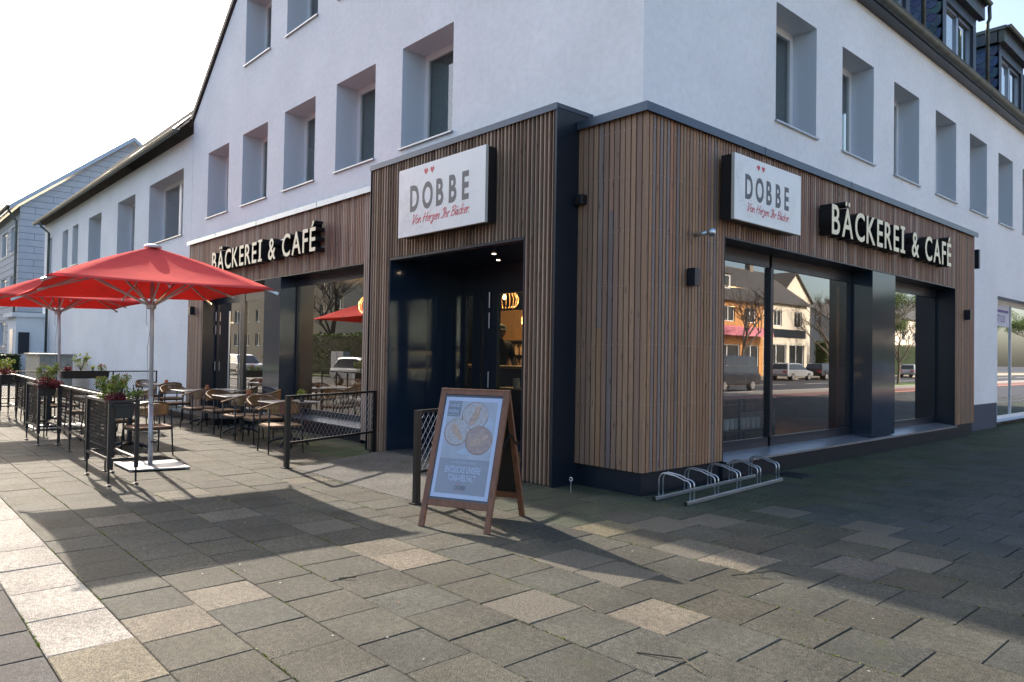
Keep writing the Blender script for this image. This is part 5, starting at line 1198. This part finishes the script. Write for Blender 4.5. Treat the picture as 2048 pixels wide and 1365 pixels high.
def house(name, label, mtx, W, Hh, D, wallm, roofm, wins, ridge='along', rise=3.2, extra=None, cat='house'):
    t = thing(name, label, cat, mtx @ Vector((W/2, 0, 0)), local=False); P = lambda a, b, z: mtx @ Vector((a, b, z))
    m = M(); holed(m, [(0, 0), (W, 0), (W, Hh), (0, Hh)] if ridge == 'along' else [(0, 0), (W, 0), (W, Hh), (W/2, Hh+rise), (0, Hh)], wins, mtx)
    for a in (0, W): m.face([P(a, 0, 0), P(a, Hh, 0), P(a, Hh+rise, -D/2), P(a, Hh, -D), P(a, 0, -D)] if ridge == 'along' else [P(a, 0, 0), P(a, Hh, 0), P(a, Hh, -D), P(a, 0, -D)])
    m.face([P(0, 0, -D), P(W, 0, -D), P(W, Hh, -D), P(0, Hh, -D)])
    m.build('wall', wallm, t)
    m = M()
    if ridge == 'along':
        for s_ in (0, 1):
            zb = .4 if s_ == 0 else -D-.4; e = -.4/(D/2)*rise
            v = [P(-.2, Hh+e, zb), P(W+.2, Hh+e, zb), P(W+.2, Hh+rise, -D/2), P(-.2, Hh+rise, -D/2)]; u_ = mtx.to_3x3() @ Vector((0, .15, 0))
            m.mesh(v+[p+u_ for p in v], [(0, 1, 2, 3), (7, 6, 5, 4), (0, 4, 5, 1), (1, 5, 6, 2), (0, 3, 7, 4)])
    else:
        for s_ in (0, 1):
            a = -.3 if s_ == 0 else W+.3; e = -.3/(W/2)*rise
            v = [P(a, Hh+e, .3), P(W/2, Hh+rise, .3), P(W/2, Hh+rise, -D), P(a, Hh+e, -D)]; u_ = mtx.to_3x3() @ Vector((0, .15, 0))
            m.mesh(v+[p+u_ for p in v], [(0, 1, 2, 3), (7, 6, 5, 4), (0, 4, 5, 1), (1, 5, 6, 2), (0, 3, 7, 4)])
    rf_ = m.build('roof', roofm, t)
    m = M(); lbox(m, mtx, W*.3, W*.3+.7, Hh+rise-.5, Hh+rise+.8, -D/2-.3, -D/2+.3); m.build('chimney', 'brownrender', rf_)
    for (a, b, c, d) in wins:
        m = M()
        for q in ((a, a+.08, c, d), (b-.08, b, c, d), (a+.08, b-.08, d-.08, d), (a+.08, b-.08, c, c+.08), ((a+b)/2-.05, (a+b)/2+.05, c+.08, d-.08)): lbox(m, mtx, *q, -.16, -.1)
        wn = m.build('window', 'whiteframe', t); m = M(); lbox(m, mtx, a, b, c, d, -.2, -.17); m.build('pane', 'darkglass', wn)
    return t
FX = lambda y: basis((30, y, 0), (0, -1, 0), (0, 0, 1), (-1, 0, 0))
oh = house('shop_house', 'yellow orange brick house with pink shop awning across the side street', FX(58.6), 18, 7.3, 10, 'orangebrick', 'tile', [(1.4, 3.4, 5.1, 6.5), (5.2, 7.2, 5.1, 6.5), (9, 11, 5.1, 6.5), (13, 15, 5.1, 6.5), (.8, 3.6, .4, 3.0), (4.2, 8.4, .4, 3.0), (9.5, 13, .4, 3)], rise=4.2)
m = M(); mt_ = FX(58.6); v = [mt_ @ Vector(p) for p in ((.4, 4.7, .02), (17, 4.7, .02), (17, 4.1, 1.3), (.4, 4.1, 1.3), (17, 3.75, 1.3), (.4, 3.75, 1.3), (17, 4.6, .02), (.4, 4.6, .02))]; m.mesh(v, [(0, 1, 2, 3), (3, 2, 4, 5), (5, 4, 6, 7)]); m.build('awning', 'pink', oh)
m = M(); lbox(m, mt_, 4.5, 8.5, 8.1, 9.6, -2.2, -.9); dm = m.build('dormer', 'whitedark', oh); m = M(); lbox(m, mt_, 4.3, 8.7, 9.6, 9.75, -3.5, -.7); m.build('dormer_roof', 'tile', dm)
for a in (4.8, 6.1, 7.4): m = M(); lbox(m, mt_, a, a+.8, 8.35, 9.4, -.9, -.88); m.build('dormer_window', 'darkglass', dm)
wh = house('cream_house', 'cream rendered house with dark sign band across the side street', FX(67.6), 9, 7.5, 10, 'creamwall', 'tile', [(1.2, 2.8, 5.0, 6.6), (5.4, 7.0, 5.0, 6.6), (.6, 3.8, .6, 3.2), (4.4, 8.2, .6, 3.2)], rise=3.6)
m = M(); lbox(m, FX(67.6), .5, 8.5, 3.9, 4.7, .01, .1); m.build('sign_band', 'anth', wh)
house('gabled_house', 'cream gabled house behind the bare street trees', basis((33, 74.5, 0), (0, -1, 0), (0, 0, 1), (-1, 0, 0)), 7.4, 8.3, 12, 'creamwall', 'tile', [(1.5, 2.6, 4.6, 5.8), (4.8, 5.9, 4.6, 5.8)], ridge='across', rise=3)
house('cream_villa', 'pale house half hidden by trees far up the side street', basis((36, 100, 0), (0, -1, 0), (0, 0, 1), (-1, 0, 0)), 12, 6.5, 9, 'creamwall', 'tile', [(1.5, 3, 3.6, 5), (5.5, 7, 3.6, 5), (9, 10.5, 3.6, 5)], rise=3)
house('side_house', 'pale rendered house across the side street facing the shop end', basis((30, 38.5, 0), (0, -1, 0), (0, 0, 1), (-1, 0, 0)), 34, 6.8, 10, 'creamwall', 'tile', [(2+4*i, 3.6+4*i, 4.4, 5.9) for i in range(8)]+[(2+4*i, 3.6+4*i, 1, 2.6) for i in range(8)], rise=4)
NX = lambda x, y: basis((x, y, 0), (-1, 0, 0), (0, 0, 1), (0, 1, 0))
house('brown_apartment_house', 'brown rendered apartment house with white windows across the front street', NX(-64, -30), 60, 11.5, 11, 'brownrender', 'tile', [(2+3.4*i, 3.4+3.4*i, z, z+1.6) for i in range(17) for z in (2.3, 5.3, 8.3)], rise=4, cat='apartment house')
house('grey_apartment_house', 'dark grey apartment house behind the tall hedge across the front street', NX(-30, -27), 30, 13, 11, 'greyrender', 'tile', [(2+5*i, 3.3+5*i, z, z+1.5) for i in range(1, 6, 2) for z in (5.8, 9.0)], rise=4, cat='apartment house')
house('long_apartment_house', 'long cream apartment house far up the side street', basis((40, 175, 0), (0, -1, 0), (0, 0, 1), (-1, 0, 0)), 60, 9, 11, 'creamwall', 'tile', [(2+5*i, 3.6+5*i, z, z+1.5) for i in range(11) for z in (2, 5.2)], rise=4, cat='apartment house')
def hedgebox(label, x0, x1, y0, y1, h, n=2500, face='y'):
    m = M(); m.box(x0+.1, x1-.1, y0+.1, y1-.1, -.05, h-.1, (.02, .035, .01)); cols = [(.05, .10, .02), (.03, .07, .015), (.09, .13, .03)]
    for _ in range(n):
        k = R(); p = (U(x0, x1), random.choice((y0, y1)), U(0, h)) if k < .4 else ((random.choice((x0, x1)), U(y0, y1), U(0, h)) if k < .7 else (U(x0, x1), U(y0, y1), h)); m.leaves(p, (.15, .15, .15), 1, .10, cols)
    tag(m.build('hedge', 'leaf'), label, 'hedge')
hedgebox('tall clipped hedge in front of the grey apartment house', -44.5, -31, -18.6, -17.2, 2.85, 4500); hedgebox('high green hedge lining the far side of the side street', 28, 29.4, 68, 112, 3.6, 5500)
t = thing('street_cabinet', 'pale grey electrical cabinet in front of the tall hedge', 'cabinet', (-38.2, -16.3, 0), local=False)
m = M(); m.box(-39, -37.4, -16.7, -16.2, 0, 1.7); m.build('cabinet_body', 'whitedark', t); m = M(); m.box(-38.21, -38.19, -16.2, -16.19, .1, 1.65); m.build('door_seam', 'cladline', t)
def baretree(x, y, h, label, leafy=False):
    t = thing('street_tree', label, 'tree', (x, y, 0), group=None); m = M(); fol = M()
    def br(p, d, L, r, k):
        e = p+d*L; mid = p.lerp(e, .5)+Vector((U(-1, 1), U(-1, 1), 0))*L*.04; m.tube([p, mid, e], [r, r*.85, r*.65], 5 if k < 2 else 3, caps=False)
        if leafy and k >= 2: fol.leaves(e, (.5, .5, .5), 26, .10, [(.06, .11, .02), (.10, .15, .03), (.04, .08, .015)])
        if k >= 5: return
        for i in range(3 if k else 5):
            ax = Vector((U(-1, 1), U(-1, 1), U(-.1, .7))).normalized(); br(p.lerp(e, U(.55, 1)), (d*.75+ax*.75).normalized(), L*U(.58, .8), r*.58, k+1)
    br(Vector((0, 0, 0)), Vector((U(-.03, .03), 0, 1)).normalized(), h*.33, h*.016, 0)
    m.build('trunk', 'bark', t)
    if leafy: fol.build('crown', 'leaf', t)
baretree(26.5, 49, 10, 'bare street tree in front of the orange brick house'); baretree(26.8, 66, 11, 'tall bare tree between the cream house and the gabled house'); baretree(27, 76, 11, 'bare tree in front of the high green hedge'); baretree(14.6, 50, 7, 'young leafless street tree on the grass strip')
baretree(-38, -21, 11, 'bare tree behind the tall hedge'); baretree(-46, -20, 12, 'bare spreading tree before the grey apartment house')
for i, (x, y, h) in enumerate(((31, 84, 12), (33, 95, 14), (30, 112, 13), (31, 128, 14), (27, 150, 15))): baretree(x, y, h, ('evergreen tree just beyond the gabled house', 'large green tree behind the pale villa', 'green tree at the end of the high hedge', 'dense green tree farther up the side street', 'last green tree far up the side street')[i], True)
# small litter on the paving
m = M()
for i in range(150):
    x, y = U(-6, 5.5), U(-6, .5); s_ = U(.004, .011); a = U(0, 3); c = random.choice([(.5, .5, .48), (.55, .53, .5), (.35, .12, .05), (.25, .1, .05), (.5, .48, .45)])
    m.face([(x+s_*math.cos(a+q)*U(.6, 1.2), y+s_*math.sin(a+q)*U(.5, 1), .0055) for q in (0, 1.2, 2.5, 3.8, 5)], c)
tag(m.build('specks', 'leaf'), 'tiny pale specks and leaf crumbs scattered over the paving', 'litter', kind='stuff')
for i, (pts, lb) in enumerate((([(2.3, -1.9, .01), (2.42, -1.75, .03), (2.5, -1.62, .04), (2.62, -1.55, .012)], 'thin forked twig lying on the sunlit paving'), ([(2.72, -3.55, .006), (2.95, -3.45, .02), (3.1, -3.5, .012)], 'long thin twig at the bottom edge of the picture'), ([(.55, -4.15, .008), (.62, -4.05, .012)], 'short dark stick lying near the light slab'), ([(2.02, -3.2, .008), (2.14, -3.24, .01)], 'short twig at the corner of the pale slab'))):
    m = M(); m.tube(pts, [.004]*len(pts), 5, (.10, .08, .05)); 
    if i == 0: m.tube([pts[1], (2.36, -1.6, .012)], .003, 4, (.1, .08, .05))
    tag(m.build('twig', 'leaf'), lb, 'twig')
